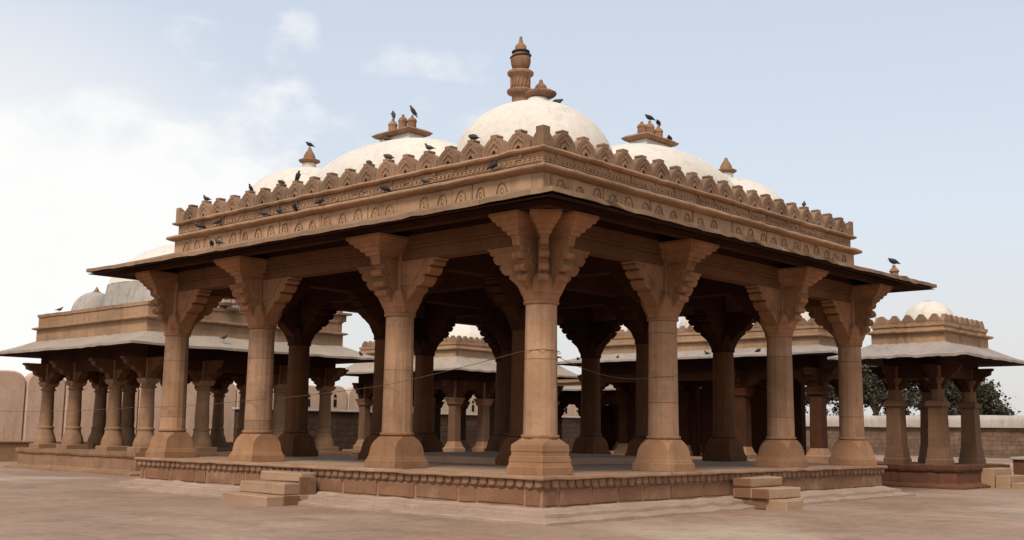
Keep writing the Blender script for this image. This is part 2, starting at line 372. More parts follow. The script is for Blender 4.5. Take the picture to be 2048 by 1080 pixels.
# bracket along a beam: stepped corbel, runs in +x
b = MB()
poly = [(.16,3.71),(.265,3.72),(.33,3.80),(.42,3.89),(.52,3.97),(.585,4.01),(.58,4.075),(.69,4.08),(.755,4.13),(.81,4.205),(.805,4.245),(.745,4.262),(.88,4.272),(.935,4.315),(.965,4.375),(.955,4.41),(.895,4.422),(1.0,4.43),(1.045,4.465),(1.05,4.502),(1.015,4.512),(1.09,4.52),(1.11,4.54),(1.11,4.562),(.16,4.562)]
b.prism(poly, lambda a, z, d: (a, d, z), -.155, .155)
b.prism([(.17,4.10),(.46,4.10),(.55,4.18),(.67,4.34),(.79,4.48),(.82,4.56),(.17,4.56)], lambda a, z, d: (a, d, z), -.172, .172)
poly2 = [(a*.9+.02, 3.93+(z-3.90)*.9) for a, z in poly]
along_me = b.mesh('bracket', M['capital'])
def outward_mesh():
    b = MB(); rg = random.Random(11)
    # lower scroll in profile
    poly = [(.16,3.70),(.285,3.72),(.33,3.80),(.40,3.86),(.455,3.93),(.46,3.985),(.40,4.0),(.43,4.05),(.50,4.075),(.535,4.13),(.52,4.185),(.475,4.20),(.50,4.25),(.565,4.275),(.60,4.33),(.585,4.385),(.535,4.40),(.56,4.44),(.62,4.465),(.645,4.52),(.64,4.585),(.16,4.585)]
    b.prism(poly, lambda a, z, d: (a, d, z), -.125, .125)
    inner = [(.17+(a-.17)*.80, 3.85+(z-3.70)*.86) for a, z in poly if z < 4.58]; inner += [(.62*.8,4.58),(.17,4.58)]
    b.prism([(.17+(a-.17)*.80, z) for a, z in inner], lambda a, z, d: (a, d, z), -.155, .155)
    # pendant roll under the corbel
    for z, s in ((4.315,.60),(4.115,.535),(3.955,.455)):
        b.loft([[(s-.03+.068*math.cos(2*pi*j/10), d, z+.068*math.sin(2*pi*j/10)) for j in range(10)] for d in (-.15,.15)])
    # upper corbel, widening to both sides
    lev = [(4.57,.135,.655),(4.615,.135,.66),(4.62,.185,.71),(4.685,.205,.735),(4.69,.25,.78),(4.76,.285,.81),(4.765,.335,.855),(4.83,.37,.88),(4.835,.415,.92),(4.895,.44,.94),(4.90,.475,.96),(4.965,.475,.965)]
    b.loft([[(.14,-t,z),(s,-t,z),(s,t,z),(.14,t,z)] for z, t, s in lev])
    return b.mesh('bracket', M['capital'])
out_me = outward_mesh()
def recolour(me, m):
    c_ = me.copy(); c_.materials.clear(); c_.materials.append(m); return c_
cap_in, along_in, shaft_in = recolour(cap_me, M['inner']), recolour(along_me, M['inner']), recolour(shaft_me, M['shadeshaft'])  # these copies carry the painted shade of the interior
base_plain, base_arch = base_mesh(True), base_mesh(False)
base_in = recolour(base_arch, M['shadeshaft'])
for i in range(4):
    for j in range(4):
        L = (S[i], S[j], 0)
        inn = (i in (1,2) and j in (1,2)) or (i == 3 and j > 0) or (j == 3 and i > 0)  # inner and far-side columns take the shade-painted copies
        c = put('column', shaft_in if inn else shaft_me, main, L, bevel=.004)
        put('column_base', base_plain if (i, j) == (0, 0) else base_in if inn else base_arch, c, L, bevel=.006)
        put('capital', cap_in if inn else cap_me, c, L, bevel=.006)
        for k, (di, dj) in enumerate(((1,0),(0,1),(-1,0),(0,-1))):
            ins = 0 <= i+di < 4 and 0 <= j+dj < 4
            # the brackets that face into the pavilion take the copy with painted-in shade
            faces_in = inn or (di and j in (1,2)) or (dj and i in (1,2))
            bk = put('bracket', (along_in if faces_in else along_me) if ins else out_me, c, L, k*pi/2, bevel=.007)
            if not ins and i in (0,3) and j in (0,3): bk.scale = (1, .66, 1)
        if i in (0,3) and j in (0,3):
            d = put('bracket', out_me, c, L, math.atan2(1 if j else -1, 1 if i else -1), bevel=.007)
            d.scale = (1.02, .54, 1)

# beams, ceiling ----------------------------------------------------------
def beam(p, q, outer):
    b = MB(); ax = 0 if abs(q[0]-p[0]) > .1 else 1
    def bb(a0, a1, w0, w1, z0, z1):
        if ax == 0: b.box(a0, p[1]+w0, z0, a1, p[1]+w1, z1)
        else: b.box(p[0]+w0, a0, z0, p[0]+w1, a1, z1)
    a0, a1 = p[ax]+.19, q[ax]-.19
    bb(a0, a1, -.17, .17, 4.565, 4.76)
    if outer == 0: bb(a0, a1, -.20, .20, 4.76, 5.0)
    elif outer < 0: bb(a0, a1, -.215, .17, 4.76, 4.82); bb(a0, a1, -.25, .20, 4.82, 5.0)
    else: bb(a0, a1, -.17, .215, 4.76, 4.82); bb(a0, a1, -.20, .25, 4.82, 5.0)
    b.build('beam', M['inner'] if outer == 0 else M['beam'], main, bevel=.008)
for j in range(4):
    for i in range(3):
        e = -1 if j == 0 else 1 if j == 3 else 0
        beam((S[i], S[j]), (S[i+1], S[j]), e); beam((S[j], S[i]), (S[j], S[i+1]), e)
b = MB(); b.box(-.24,-.24,5.0,X1+.24,X1+.24,5.30); b.build('ceiling', M['deepshade'], main)
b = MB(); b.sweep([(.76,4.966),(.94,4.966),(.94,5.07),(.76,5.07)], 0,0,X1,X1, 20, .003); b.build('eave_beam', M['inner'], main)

# eave ---------------------------------------------------------------
b = MB(); rg = random.Random(5)
def eave_chips(b0):
    for i, p in enumerate(b0.v):
        x, y, z = p
        o = max(-x, x-X1, -y, y-X1)
        if max(-x, x-X1) > .6 and max(-y, y-X1) > .6: continue
        if o > 1.4 and rg.random() < (.34 if y < -1.3 else .12): b0.v[i] = (x+rg.gauss(0,.018), y+rg.gauss(0,.018), z+rg.gauss(0,.014))
b.sweep([(.11,5.50),(.55,5.335),(1.0,5.185),(1.30,5.095),(1.535,5.05),(1.535,4.975),(1.30,5.02),(1.0,5.10),(.55,5.25),(.20,5.36)], 0,0,X1,X1, 56, .006, zlift=.035, rng=rg)
eave_chips(b); b.build('eave', M['eave'], main)
# soffit: dark sheet under the eave with its shade painted in, 4 mm below it
b = MB(); b.sweep([(.245,5.31),(.55,5.235),(1.0,5.085),(1.30,5.004),(1.50,4.968),(1.50,4.958),(1.30,4.994),(1.0,5.074),(.55,5.222),(.245,5.295)], 0,0,X1,X1, 12, .002); b.build('soffit', M['deepshade'], main)

# frieze, cornice, parapet ---------------------------------------------------
b = MB(); b.sweep([(.125,5.28),(.125,5.765),(-.18,5.765),(-.18,5.28)], 0,0,X1,X1, 10, .002)
nf_ = len(b.f)
rg = random.Random(9)
for side in range(4):
    n = 23
    for k in range(n):
        u = .13 + (X1-.26)*(k+.5)/n + rg.gauss(0,.02); z0 = 5.47 + rg.gauss(0,.012); w = .112+rg.gauss(0,.012); hh = .215+rg.gauss(0,.015)
        if rg.random() < .08: continue
        lean = rg.gauss(0, .016)
        pts = []
        for t in range(9):
            s = t/8
            if s <= .5: a = s*2; x = -w*(1-a**1.8); z = hh*math.sin(a*pi/2)
            else: a = (1-s)*2; x = w*(1-a**1.8); z = hh*math.sin(a*pi/2)
            pts.append(facade_pts(side, u+x+lean*z/hh, .132, z0+z))
        b.tube([facade_pts(side, u-w*.8, .132, z0-.03)]+pts+[facade_pts(side, u+w*.8, .132, z0-.03)], .014, 5)
        q = [Vector(facade_pts(side, u+lean*.4+.035*math.cos(a), .125, z0+.085+.05*math.sin(a))) for a in [2*pi*i/6 for i in range(7)]]
        b.tube(q, .013, 4)
        if k % 3 == 0: fbox(b, side, u-.30, u-.275, .12, .134, 5.36, 5.76)
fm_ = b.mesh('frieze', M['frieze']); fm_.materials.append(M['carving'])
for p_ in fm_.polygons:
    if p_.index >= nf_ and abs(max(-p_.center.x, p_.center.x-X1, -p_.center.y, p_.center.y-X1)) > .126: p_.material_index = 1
put('frieze', fm_, main)
b = MB(); b.sweep([(.05,5.762),(.16,5.762),(.20,5.775),(.255,5.80),(.275,5.825),(.275,5.855),(.255,5.875),(.05,5.90)], 0,0,X1,X1, 40, .005); b.build('cornice', M['cornice'], main)
b = MB(); b.sweep([(.075,5.87),(.075,6.135),(-.15,6.135),(-.15,5.87)], 0,0,X1,X1, 10, .002)
for side in range(4):
    u = .0
    while u < X1-.02:
        if rg.random() < .86: fbox(b, side, u, u+.055+rg.random()*.02, .06, .092+rg.random()*.008, 5.975, 6.035, .003, rg)
        u += .108
    for z0, z1 in ((5.955,5.968),(6.042,6.058)):
        u = -.04
        while u < X1:
            w = rg.uniform(.5, 1.7); fbox(b, side, u, min(X1+.04, u+w-.03), .06, .088+rg.random()*.008, z0, z1, .002, rg); u += w
    for k in range(16):
        u = X1*(k+.5)/16+rg.gauss(0,.08)
        fbox(b, side, u, u+rg.uniform(.03,.09), .06, .10, 6.07, 6.135, .004, rg)
b.build('parapet_band', M['cornice'], main)
b = MB(); b.sweep([(-.17,6.135),(.13,6.135),(.175,6.155),(.19,6.18),(.18,6.205),(-.17,6.21)], 0,0,X1,X1, 44, .006); b.build('parapet_coping', M['cornice'], main)

# merlons ------------------------------------------------------------------
half = [(.262,0),(.274,.04),(.270,.085),(.250,.150),(.218,.205),(.172,.254),(.122,.290),(.086,.310),(.066,.320),(.066,.338),(.074,.342),(.072,.372)]
def merlon_mesh(seed):
    rg = random.Random(seed); b = MB()
    out = [(x+rg.gauss(0,.004), z+rg.gauss(0,.003)) for x, z in half] + [(-x+rg.gauss(0,.004), z+rg.gauss(0,.003)) for x, z in half[::-1]]
    arch = [(x, min(z, .30-.0)) for x, z in out]
    def sc(s, y, zoff=.035): return [(x*s, y, zoff + (z-zoff)*s if z > zoff else zoff+(z-zoff)*s) for x, z in out]
    F = -.085
    b.loft([[(x, .085, z) for x, z in out], [(x, F, z) for x, z in out], sc(.76, F), sc(.73, F+.009), sc(.50, F+.010), sc(.47, F+.024), sc(.36, F+.034), sc(.33, F+.006), sc(.17, F+.004), sc(.13, F+.08)])
    return b.mesh('merlon', M['merlon'])
mer = [merlon_mesh(k) for k in range(4)]
NM = 20; ZM = 6.205
pitch = (X1+.24)/NM
for side in range(4):
    for k in range(1, NM):
        u = -.12 + pitch*k
        o = put('merlon', mer[(k*3+side) % 4], main, facade_pts(side, u, .045, ZM), {0:-pi/2, 1:0, 2:pi/2, 3:pi}[side])
        o.scale = (pitch/.56, 1, 1+random.gauss(0,.03))
hm = MB()
hp = [(0,0),(.268,0),(.275,.04),(.268,.10),(.245,.165),(.21,.22),(.165,.262),(.115,.292),(.05,.318),(.038,.350),(0,.350)]
hm.prism([(x, z) for x, z in hp], lambda a, z, d: (a-.01, d, z), 0, .16)
hm.prism([(.06,.02),(.17,.02),(.155,.12),(.10,.19),(.06,.235)], lambda a, z, d: (a, d, z), -.016, .01)
hm.prism([(x, z) for x, z in hp], lambda a, z, d: (d, a-.01, z), 0, .16)
hm.prism([(.06,.02),(.17,.02),(.155,.12),(.10,.19),(.06,.235)], lambda a, z, d: (d, a, z), -.016, .01)
hm.box(-.010,-.010,0,.04,.04,.350)
hm_me = hm.mesh('corner_merlon', M['merlon'])
for k, (x, y) in enumerate(((-.12,-.12),(X1+.12,-.12),(X1+.12,X1+.12),(-.12,X1+.12))): put('corner_merlon', hm_me, main, (x, y, ZM), k*pi/2)

# roof -----------------------------------------------------------------
b = MB(); b.box(.02,.02,5.31,X1-.02,X1-.02,6.02); b.build('roof_deck', M['dome'], main)
def dome_prof(r, h, z0, n=18, pw=2.0, neck=0.0):
    pr = [(r, z0-.25), (r*1.01, z0-.02)]
    for i in range(n+1):
        a = i/n*pi/2
        pr.append((max(.01, r*math.cos(a)**(2/pw)), z0 + h*math.sin(a)**(2/pw)))
    return pr
def wobble(b, amp, rg, k=1.3):
    for i, (x, y, z) in enumerate(b.v):
        w = amp*(math.sin(x*k+z*1.7)+math.sin(y*k*1.3+1.1+z)+math.sin(z*2.1+x*.7+2))
        b.v[i] = (x+w*.6, y-w*.6, z+w*.5)
def small_finial(parent, x, y, z, s=1.0, neck=True):
    b = MB()
    prof = [(.14*s,z),(.14*s,z+.02*s),(.22*s,z+.05*s),(.235*s,z+.075*s),(.20*s,z+.095*s),(.13*s,z+.11*s),(.125*s,z+.17*s),(.085*s,z+.25*s),(.05*s,z+.30*s),(.035*s,z+.345*s),(.012*s,z+.37*s)]
    b.lathe(prof, 10, (x, y), .2)
    return b.build('finial', M['finial'], parent, smooth=35)
def collar(parent, x, y, z, r, h):
    b = MB(); b.lathe([(r*1.04,z-.12),(r,z),(r*.97,z+h)], 14, (x, y)); return b.build('dome_collar', M['dome'], parent, smooth=40)
rg = random.Random(2)
def main_dome(x, y, r, z0, h, name='dome'):
    b = MB(); b.lathe(dome_prof(r, h, z0, pw=2.16), 48, (x, y)); wobble(b, .012, rg)
    return b.build(name, M['dome'], main, smooth=60)
ci = 1.80; co = X1-2.0
d = main_dome(mid[0], mid[0], 1.57, 6.17, 1.51)
b = MB(); b.lathe([(.26,7.62),(.25,7.70),(.19,7.79),(.10,7.83)], 16, (mid[0]+.06, mid[0]-.05)); b.build('dome_collar', M['dome'], d, smooth=60)
b = MB(); b.lathe([(.12,7.79),(.25,7.83),(.30,7.865),(.305,7.90),(.25,7.93),(.13,7.95),(.125,7.99),(.10,8.05),(.05,8.09),(.03,8.16),(.01,8.17)], 14, (mid[0]+.09, mid[0]-.09), .1)
b.build('finial', M['finial'], d, smooth=35)
for x, y in ((2.0, 9.05), (9.1, 2.05), (9.05, 9.05)):
    d = main_dome(x, y, 1.60, 6.13, 1.42)
    collar(d, x, y, 7.47, .17, .21); small_finial(d, x, y, 7.67, 1.12)
# ridge vaults over the side bays
def vault(x, y, along_y):
    b = MB(); n = 48; ra, rb = 2.55, 1.56
    rings = []
    for r_, z in [(1,5.9),(1.0,6.12)]+[(math.cos(a)**.92, 6.15+1.38*math.sin(a)**.96) for a in [i/16*pi/2*.97 for i in range(17)]]:
        ring = []
        for j in range(n):
            t = 2*pi*j/n; c, s = math.cos(t), math.sin(t)
            u = ra*r_*math.copysign(abs(c)**.86, c); v = rb*r_*math.copysign(abs(s)**.86, s)
            if r_ < .55:  # rise into a short ridge
                u = math.copysign(max(abs(u), 0), u)
            ring.append((x+v, y+u, z) if along_y else (x+u, y+v, z))
        rings.append(ring)
    b.loft(rings); wobble(b, .012, rg)
    v = b.build('vault_roof', M['dome'], main, smooth=60)
    def rect(hu, hv, z0, z1, hu2=None, hv2=None):
        bb = MB(); hu2 = hu2 or hu; hv2 = hv2 or hv
        if not along_y: hu, hv, hu2, hv2 = hv, hu, hv2, hu2
        bb.loft([[(x-hv,y-hu,z0),(x+hv,y-hu,z0),(x+hv,y+hu,z0),(x-hv,y+hu,z0)],[(x-hv2,y-hu2,z1),(x+hv2,y-hu2,z1),(x+hv2,y+hu2,z1),(x-hv2,y+hu2,z1)]]); return bb
    rect(.52,.27,7.36,7.66,.45,.21).build('vault_collar', M['dome'], v)
    sl = rect(.54,.30,7.66,7.72,.60,.35)
    q = rect(.60,.35,7.72,7.775,.52,.28); sl.add(q.v, q.f)
    sl.build('roof_slab', M['finial'], v, bevel=.008)
    for k, off in enumerate((-.30, .02, .31)):
        fx, fy = (x, y-off) if along_y else (x-off, y)
        bb = MB(); hgt = (.30,.34,.27)[k]
        bb.lathe([(.105,7.77),(.108,7.78+hgt*.08),(.098,7.78+hgt*.1),(.096,7.78+hgt*.6),(.108,7.78+hgt*.66),(.104,7.78+hgt*.74),(.075,7.78+hgt*.9),(.035,7.78+hgt*.97),(.032,7.78+hgt*1.1),(.012,7.78+hgt*1.14)], 9, (fx, fy), .3)
        bb.build('finial', M['finial'], v, smooth=30)
vault(1.73, 5.49, True); vault(5.53, 1.73, False); vault(X1-1.73, 5.55, True); vault(5.55, X1-1.73, False)
d = main_dome(mid[1], mid[1], 1.72, 7.35, 1.82, 'central_dome')
b = MB(); b.lathe([(1.80,5.9),(1.78,7.2)], 16, (mid[1], mid[1])); b.build('dome_drum', M['dome'], d)
cx = cy = mid[1]
zz = lambda px: 9.351+(205-px)*.01259
pr = [(17.5,209),(17.5,193),(20,191),(27,188),(28.5,184),(27,181),(20,179),(18.5,176),(18.5,163),(21,156),(25,152),(27.5,150),(28,146),(25,143.5),(14,142)]
b = MB(); b.lathe([(r*.01165, zz(p)) for r, p in pr], 16, (cx, cy), .1)
for k in range(16):
    a = 2*pi*k/16+.1
    b.box(*(cx+.225*math.cos(a)-.018, cy+.225*math.sin(a)-.018, zz(176)), *(cx+.225*math.cos(a)+.018, cy+.225*math.sin(a)+.018, zz(159)))
f = b.build('finial', M['finial'], d, smooth=35)
b = MB(); b.lathe([(r*.01165, zz(p)) for r, p in [(12.5,142.5),(16,139),(19.5,132),(21.3,124),(21.3,118),(19.5,113),(16.5,109),(15.5,106),(16.5,103),(13.2,101.5),(12.2,100),(12.2,94.5),(10.4,91),(7,88.2),(4.6,85),(3.8,80),(3.0,77),(3.2,75),(1.8,73.2),(.3,72.5)]], 16, (cx, cy), .1)
b.build('finial', M['finial'], d, smooth=50)
for r, p, tilt in ((21,114,.10),(17.5,104.5,.02)):
    b = MB(); b.tube([(cx+r*.01165*math.cos(a), cy+r*.01165*math.sin(a), zz(p)+tilt*(-math.sin(a)+math.cos(a))*.25) for a in [2*pi*i/20 for i in range(21)]], .022, 6); b.build('iron_band', M['iron'], d)

# ------------------------------------------------------------------ generic pavilion for the neighbours
def lean_bracket(length, zt, h, th, m):
    b = MB()
    poly = [(.10, zt-h),(.18, zt-h),(.30, zt-h*.72),(.30,zt-h*.60),(.30+(length-.3)*.35, zt-h*.5),(.30+(length-.3)*.4, zt-h*.36),(.30+(length-.3)*.8, zt-h*.26),(.30+(length-.3)*.84, zt-h*.12),(length, zt-h*.06),(length, zt+.012),(.10, zt+.012)]
    b.prism(poly, lambda a, z, d: (a, d, z), -th, th)
    return b.mesh('bracket', m)
def pav(name, label, cat, xs, ys, zp, zbeam, ze, over, boxoff, zbox, colparts, eave_m, merlon=None, deck=True, plinth_o=.6, brk=(.62,.42,.13), col_m=None, seed=1, zg=ZG, skirt=.25):
    rg = random.Random(seed)
    x0, x1, y0, y1 = xs[0], xs[-1], ys[0], ys[-1]
    root = thing(name, label, cat, ((x0+x1)/2, (y0+y1)/2, zg))
    b = MB(); o = plinth_o
    b.sweep([(0,zg-.1),(o+skirt,zg-.1),(o+skirt,zg+.05),(o+skirt*.4,zg+.10),(o+.0,zg+.10),(o-.03,zg+.13),(o-.03,zp-.17),(o+.01,zp-.15),(o+.03,zp-.10),(o+.04,zp),(0,zp)], x0,y0,x1,y1, 24, .008, rng=rg)
    b.box(x0-.02,y0-.02,zg,x1+.02,y1+.02,zp-.002); b.build('plinth', M['redwall'] if merlon == 'tri' else M['farstone'], root)
    meshes = [(n_, f_(), m_) for n_, f_, m_ in colparts]
    bm_mat = M['inner'] if merlon or cat == 'rear' or name == 'pavilion' and seed == 12 else M['shadeshaft']
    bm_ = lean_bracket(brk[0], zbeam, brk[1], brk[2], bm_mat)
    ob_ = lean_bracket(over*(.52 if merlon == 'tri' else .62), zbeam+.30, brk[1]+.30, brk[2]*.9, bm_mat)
    for i, x in enumerate(xs):
        for j, y in enumerate(ys):
            L = (x, y, 0); c = None
            for n_, f_, m_ in meshes:
                o_ = put(n_, f_, root if c is None else c, L, bevel=.006)
                if c is None: c = o_
            for k, (di, dj) in enumerate(((1,0),(0,1),(-1,0),(0,-1))):
                ins = 0 <= i+di < len(xs) and 0 <= j+dj < len(ys)
                put('bracket', bm_ if ins else ob_, c, L, k*pi/2)
    for j, y in enumerate(ys):
        for i in range(len(xs)-1):
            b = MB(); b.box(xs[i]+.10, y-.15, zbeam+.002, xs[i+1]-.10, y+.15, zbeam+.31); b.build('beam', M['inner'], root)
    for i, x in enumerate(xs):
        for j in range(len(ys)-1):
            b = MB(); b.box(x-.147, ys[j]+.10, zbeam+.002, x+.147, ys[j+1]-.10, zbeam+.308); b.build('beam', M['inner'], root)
    b = MB(); b.box(x0-.22,y0-.22,zbeam+.305,x1+.22,y1+.22,zbox[0]-.05); b.build('ceiling', M['deepshade'], root)
    zi = zbox[0]
    bo = boxoff
    b = MB()
    def cur(t): return ze + (zi-ze)*(t**1.25)
    tp = [(bo-.05, zi+.02), (bo+(over-bo)*.33, cur(.67)), (bo+(over-bo)*.66, cur(.34)), (over, ze+.03)]
    bt = [(over, ze-.04), (bo+(over-bo)*.66, cur(.34)-.08), (bo+(over-bo)*.33, cur(.67)-.09), (.20, zi-.07)]
    b.sweep(tp+bt, x0,y0,x1,y1, 26, .008, zlift=.02, rng=rg); b.build('eave', eave_m, root, smooth=30)
    b = MB(); b.sweep([(over-.02, ze-.046), (bo+(over-bo)*.66, cur(.34)-.086), (bo+(over-bo)*.33, cur(.67)-.096), (.20, zi-.076), (.20,zi-.09),(bo+(over-bo)*.66, cur(.34)-.10),(over-.02,ze-.056)], x0,y0,x1,y1, 4, .0); b.build('soffit', M['deepshade'], root)
    za, zb, zc = zbox
    b = MB(); b.sweep([(bo-.03,za-.06),(bo-.03,zb-.05),(bo+.02,zb-.05),(bo+.09,zb-.02),(bo+.095,zb+.02),(bo+.03,zb+.04),(bo-.06,zb+.05),(bo-.06,zc-.10),(bo-.03,zc-.10),(bo-.02,zc),(bo-.28,zc),(bo-.28,za-.06)], x0,y0,x1,y1, 20, .006, rng=rg)
    b.build('parapet', M['boxstone'], root)
    b = MB(); b.box(x0-bo+.2, y0-bo+.2, zbox[0]-.05, x1+bo-.2, y1+bo-.2, zc-.08); b.build('roof_deck', M['olddome'], root)
    if merlon:
        w = {'tri':.36, 'round':.34}[merlon]; hgt = {'tri':.24, 'round':.26}[merlon]
        mb = MB()
        if merlon == 'tri': poly = [(-w/2,0),(w/2,0),(w/2,.05),(.04,hgt),(-.04,hgt),(-w/2,.05)]
        else: poly = [(-w/2,0),(w/2,0),(w*.47,.10),(w*.32,.19),(.05,.22),(.05,hgt),(-.05,hgt),(-.05,.22),(-w*.32,.19),(-w*.47,.10)]
        mb.prism(poly, lambda a, z, d: (a, d, z), -.06, .06)
        mb.prism([(x_*.5, .03+z_*.55) for x_, z_ in poly], lambda a, z, d: (a, d, z), -.075, -.05)
        me = mb.mesh('merlon', M['merlon'])
        oo = bo-.13
        for side in (0, 1, 2, 3):
            a0, a1 = ((y0-oo, y1+oo) if side in (0,2) else (x0-oo, x1+oo))
            n_ = max(2, round((a1-a0)/w))
            for k in range(n_):
                u = a0+(a1-a0)*(k+.5)/n_
                loc = {0:(x0-oo,u,zc-.01),1:(u,y0-oo,zc-.01),2:(x1+oo,u,zc-.01),3:(u,y1+oo,zc-.01)}[side]
                if n_*4 > 100 and side in (2,3): continue
                mo = put('merlon', me, root, loc, {0:-pi/2,1:0,2:pi/2,3:pi}[side]); mo.scale = ((a1-a0)/n_/w, 1, 1)
    return root
def pav_dome(root, x, y, r, z0, h, m='dome', n=32, pw=2.1, fin=1.0, ribs=0, name='dome', rx=1.0, ry=1.0):
    b = MB(); b.lathe(dome_prof(r, h, z0, pw=pw), n, (x, y), rot=pi/8 if n < 12 else 0, sx=rx, sy=ry)
    if n > 12: wobble(b, .012, random.Random(1))
    d = b.build(name, M[m], root, smooth=60 if n > 12 else None)
    if fin: small_finial(d, x, y, z0+h-.04, fin)
    return d

# column kits ---------------------------------------------------------
def kitA(zp, zs0, zs1, zb):
    def shaft():
        b = MB(); b.lathe([(.225,zs0-.02),(.235,zs0+.04),(.21,zs0+.06),(.222,zs0+.3),(.205,(zs0+zs1)/2),(.19,zs1)], 14); return b.mesh('column', M['farcol'], 35)
    def base():
        b = MB(); b.loft([octo(.36,.36,zp-.01),octo(.36,.36,zp+.13),octo(.34,.33,zp+.15)]); b.lathe([(.34,zp+.14),(.345,zp+.22),(.31,zp+.36),(.25,zp+.50),(.235,zs0-.05),(.255,zs0-.02),(.255,zs0+.02),(.22,zs0+.04)], 16); return b.mesh('column_base', M['farstone'], 40)
    def cap():
        b = MB(); b.lathe([(.18,zs1-.03),(.245,zs1),(.25,zs1+.03),(.20,zs1+.05),(.21,zs1+.1),(.27,zs1+.17)], 14); b.loft([octo(.22,.18,zs1+.12),octo(.25,.24,zs1+.22),octo(.25,.24,zs1+.27)]); b.box(-.17,-.17,zs1+.2,.17,.17,zb+.3); return b.mesh('capital', M['farcol'], 35)
    return [('column', shaft, None), ('column_base', base, None), ('capital', cap, None)]
def kitB(zp, zm, zs1, zb):
    def collar_():
        b = MB(); b.loft([octo(.195,.19,zm-.02),octo(.255,.25,zm+.03),octo(.255,.25,zm+.13),octo(.20,.10,zm+.19)]); return b.mesh('collar', M['shadecol'])
    def shaft():
        b = MB(); b.loft([octo(.225,.22,zp+.45),octo(.195,.19,zm-.01),octo(.18,.08,zm+.10),octo(.17,.075,zs1+.02)]); return b.mesh('column', M['shadecol'])
    def base():
        b = MB(); b.loft([octo(.29,.285,zp-.01),octo(.29,.285,zp+.14),octo(.27,.265,zp+.16),octo(.235,.23,zp+.47)]); return b.mesh('column_base', M['shadecol'])
    def cap():
        b = MB(); b.loft([octo(.175,.08,zs1),octo(.21,.12,zs1+.05),octo(.27,.25,zs1+.16)]); b.box(-.17,-.17,zs1+.1,.17,.17,zb+.3); return b.mesh('capital', M['shadecol'])
    return [('column', shaft, None), ('column_base', base, None), ('collar', collar_, None), ('capital', cap, None)]
def kitC(zp, zs1, zb, h=.34, mt=None):
    mt = mt or M['farcol']
    def shaft():
        b = MB(); b.loft([octo(h,h*.8,zp+.4),octo(h*.93,h*.75,zs1)]); return b.mesh('column', mt)
    def base():
        b = MB(); b.loft([octo(h+.12,h+.11,zp-.01),octo(h+.12,h+.11,zp+.16),octo(h+.07,h+.06,zp+.2),octo(h,h*.8,zp+.42)]); return b.mesh('column_base', M['farstone'])
    def cap():
        b = MB(); b.loft([octo(h*.93,h*.75,zs1-.02),octo(h+.06,h,zs1+.06),octo(h+.06,h,zs1+.12),octo(h+.12,h+.1,zs1+.3)]); b.box(-.2,-.2,zs1+.25,.2,.2,zb+.3); return b.mesh('capital', mt)
    return [('column', shaft, None), ('column_base', base, None), ('capital', cap, None)]

# pavilion beyond the left end ---------------------------------------------
A = pav('pavilion', 'domed pavilion with pale sloping eave and bulb-footed columns at the far left', 'pavilion',
        [3.4,5.26,8.1,9.95], [18.25,20.15,22.7,24.6], .74, 3.18, 3.80, 1.42, .40, (4.22,4.66,5.13), kitA(.74,1.40,2.62,3.18), M['paleeave'], merlon=None, plinth_o=.62, brk=(.58,.42,.13), seed=4, skirt=.3)
b = MB(); b.lathe([(2.92,4.9),(2.90,5.1),(2.83,5.6),(2.74,6.05)], 24, (6.65,21.4)); wobble(b,.012,rg); dr = b.build('dome_drum', M['olddome'], A, smooth=60)
b = MB(); b.lathe([(2.74,6.05),(2.62,6.34),(2.28,6.78),(1.80,7.14),(1.2,7.42),(.6,7.60),(.02,7.65)], 40, (6.65,21.4)); wobble(b,.012,rg); d = b.build('dome', M['dome'], A, smooth=70); small_finial(d, 6.65,21.4,7.62,1.3)
for p in ((4.35,23.6),(4.4,19.2),(8.95,23.6)): pav_dome(A, *p, .80, 5.05, .88, m='olddome', fin=.6)
# a heap of loose roof stones at the broken right parapet
b = MB(); rg2 = random.Random(21)
for k in range(11):
    c_ = (5.75+rg2.uniform(-.3,.5), 17.95+rg2.uniform(-.06,.3), 5.08+.13*(k//4)); r_ = rg2.uniform(.14,.26)
    b.lathe([(r_*.7,c_[2]),(r_,c_[2]+r_*.35),(r_*.85,c_[2]+r_*.75),(r_*.3,c_[2]+r_)], 7, c_[:2], rg2.random()*3)
b.build('broken_masonry', M['apron'], A, bevel=.01)
b = MB(); b.box(10.1,17.85,5.08,10.42,18.25,5.30); b.box(9.95,17.72,5.30,10.56,18.36,5.37); b.lathe([(.13,5.37),(.14,5.45),(.05,5.56)],8,(10.2,18.0)); b.build('parapet_pinnacle', M['farstone'], A)

# small chhatri at the right
Bp = pav('pavilion', 'small four-column pavilion with pointed triangular merlons beyond the right end, pale steps at its foot', 'pavilion',
        [17.1,19.45], [.35,1.55], .70, 3.12, 3.62, 1.36, .48, (4.03,4.36,4.60), kitB(.70,2.28,2.92,3.12), M['greyeave'], merlon='tri', plinth_o=.75, brk=(.44,.36,.10), seed=6, skirt=.22)
d = pav_dome(Bp, 18.2, .95, .74, 4.62, .72, m='dome', fin=0, n=24)
b = MB(); b.lathe([(.16,5.28),(.17,5.33),(.10,5.37),(.02,5.385)], 10, (18.2,.95)); b.build('finial', M['coping'], d)

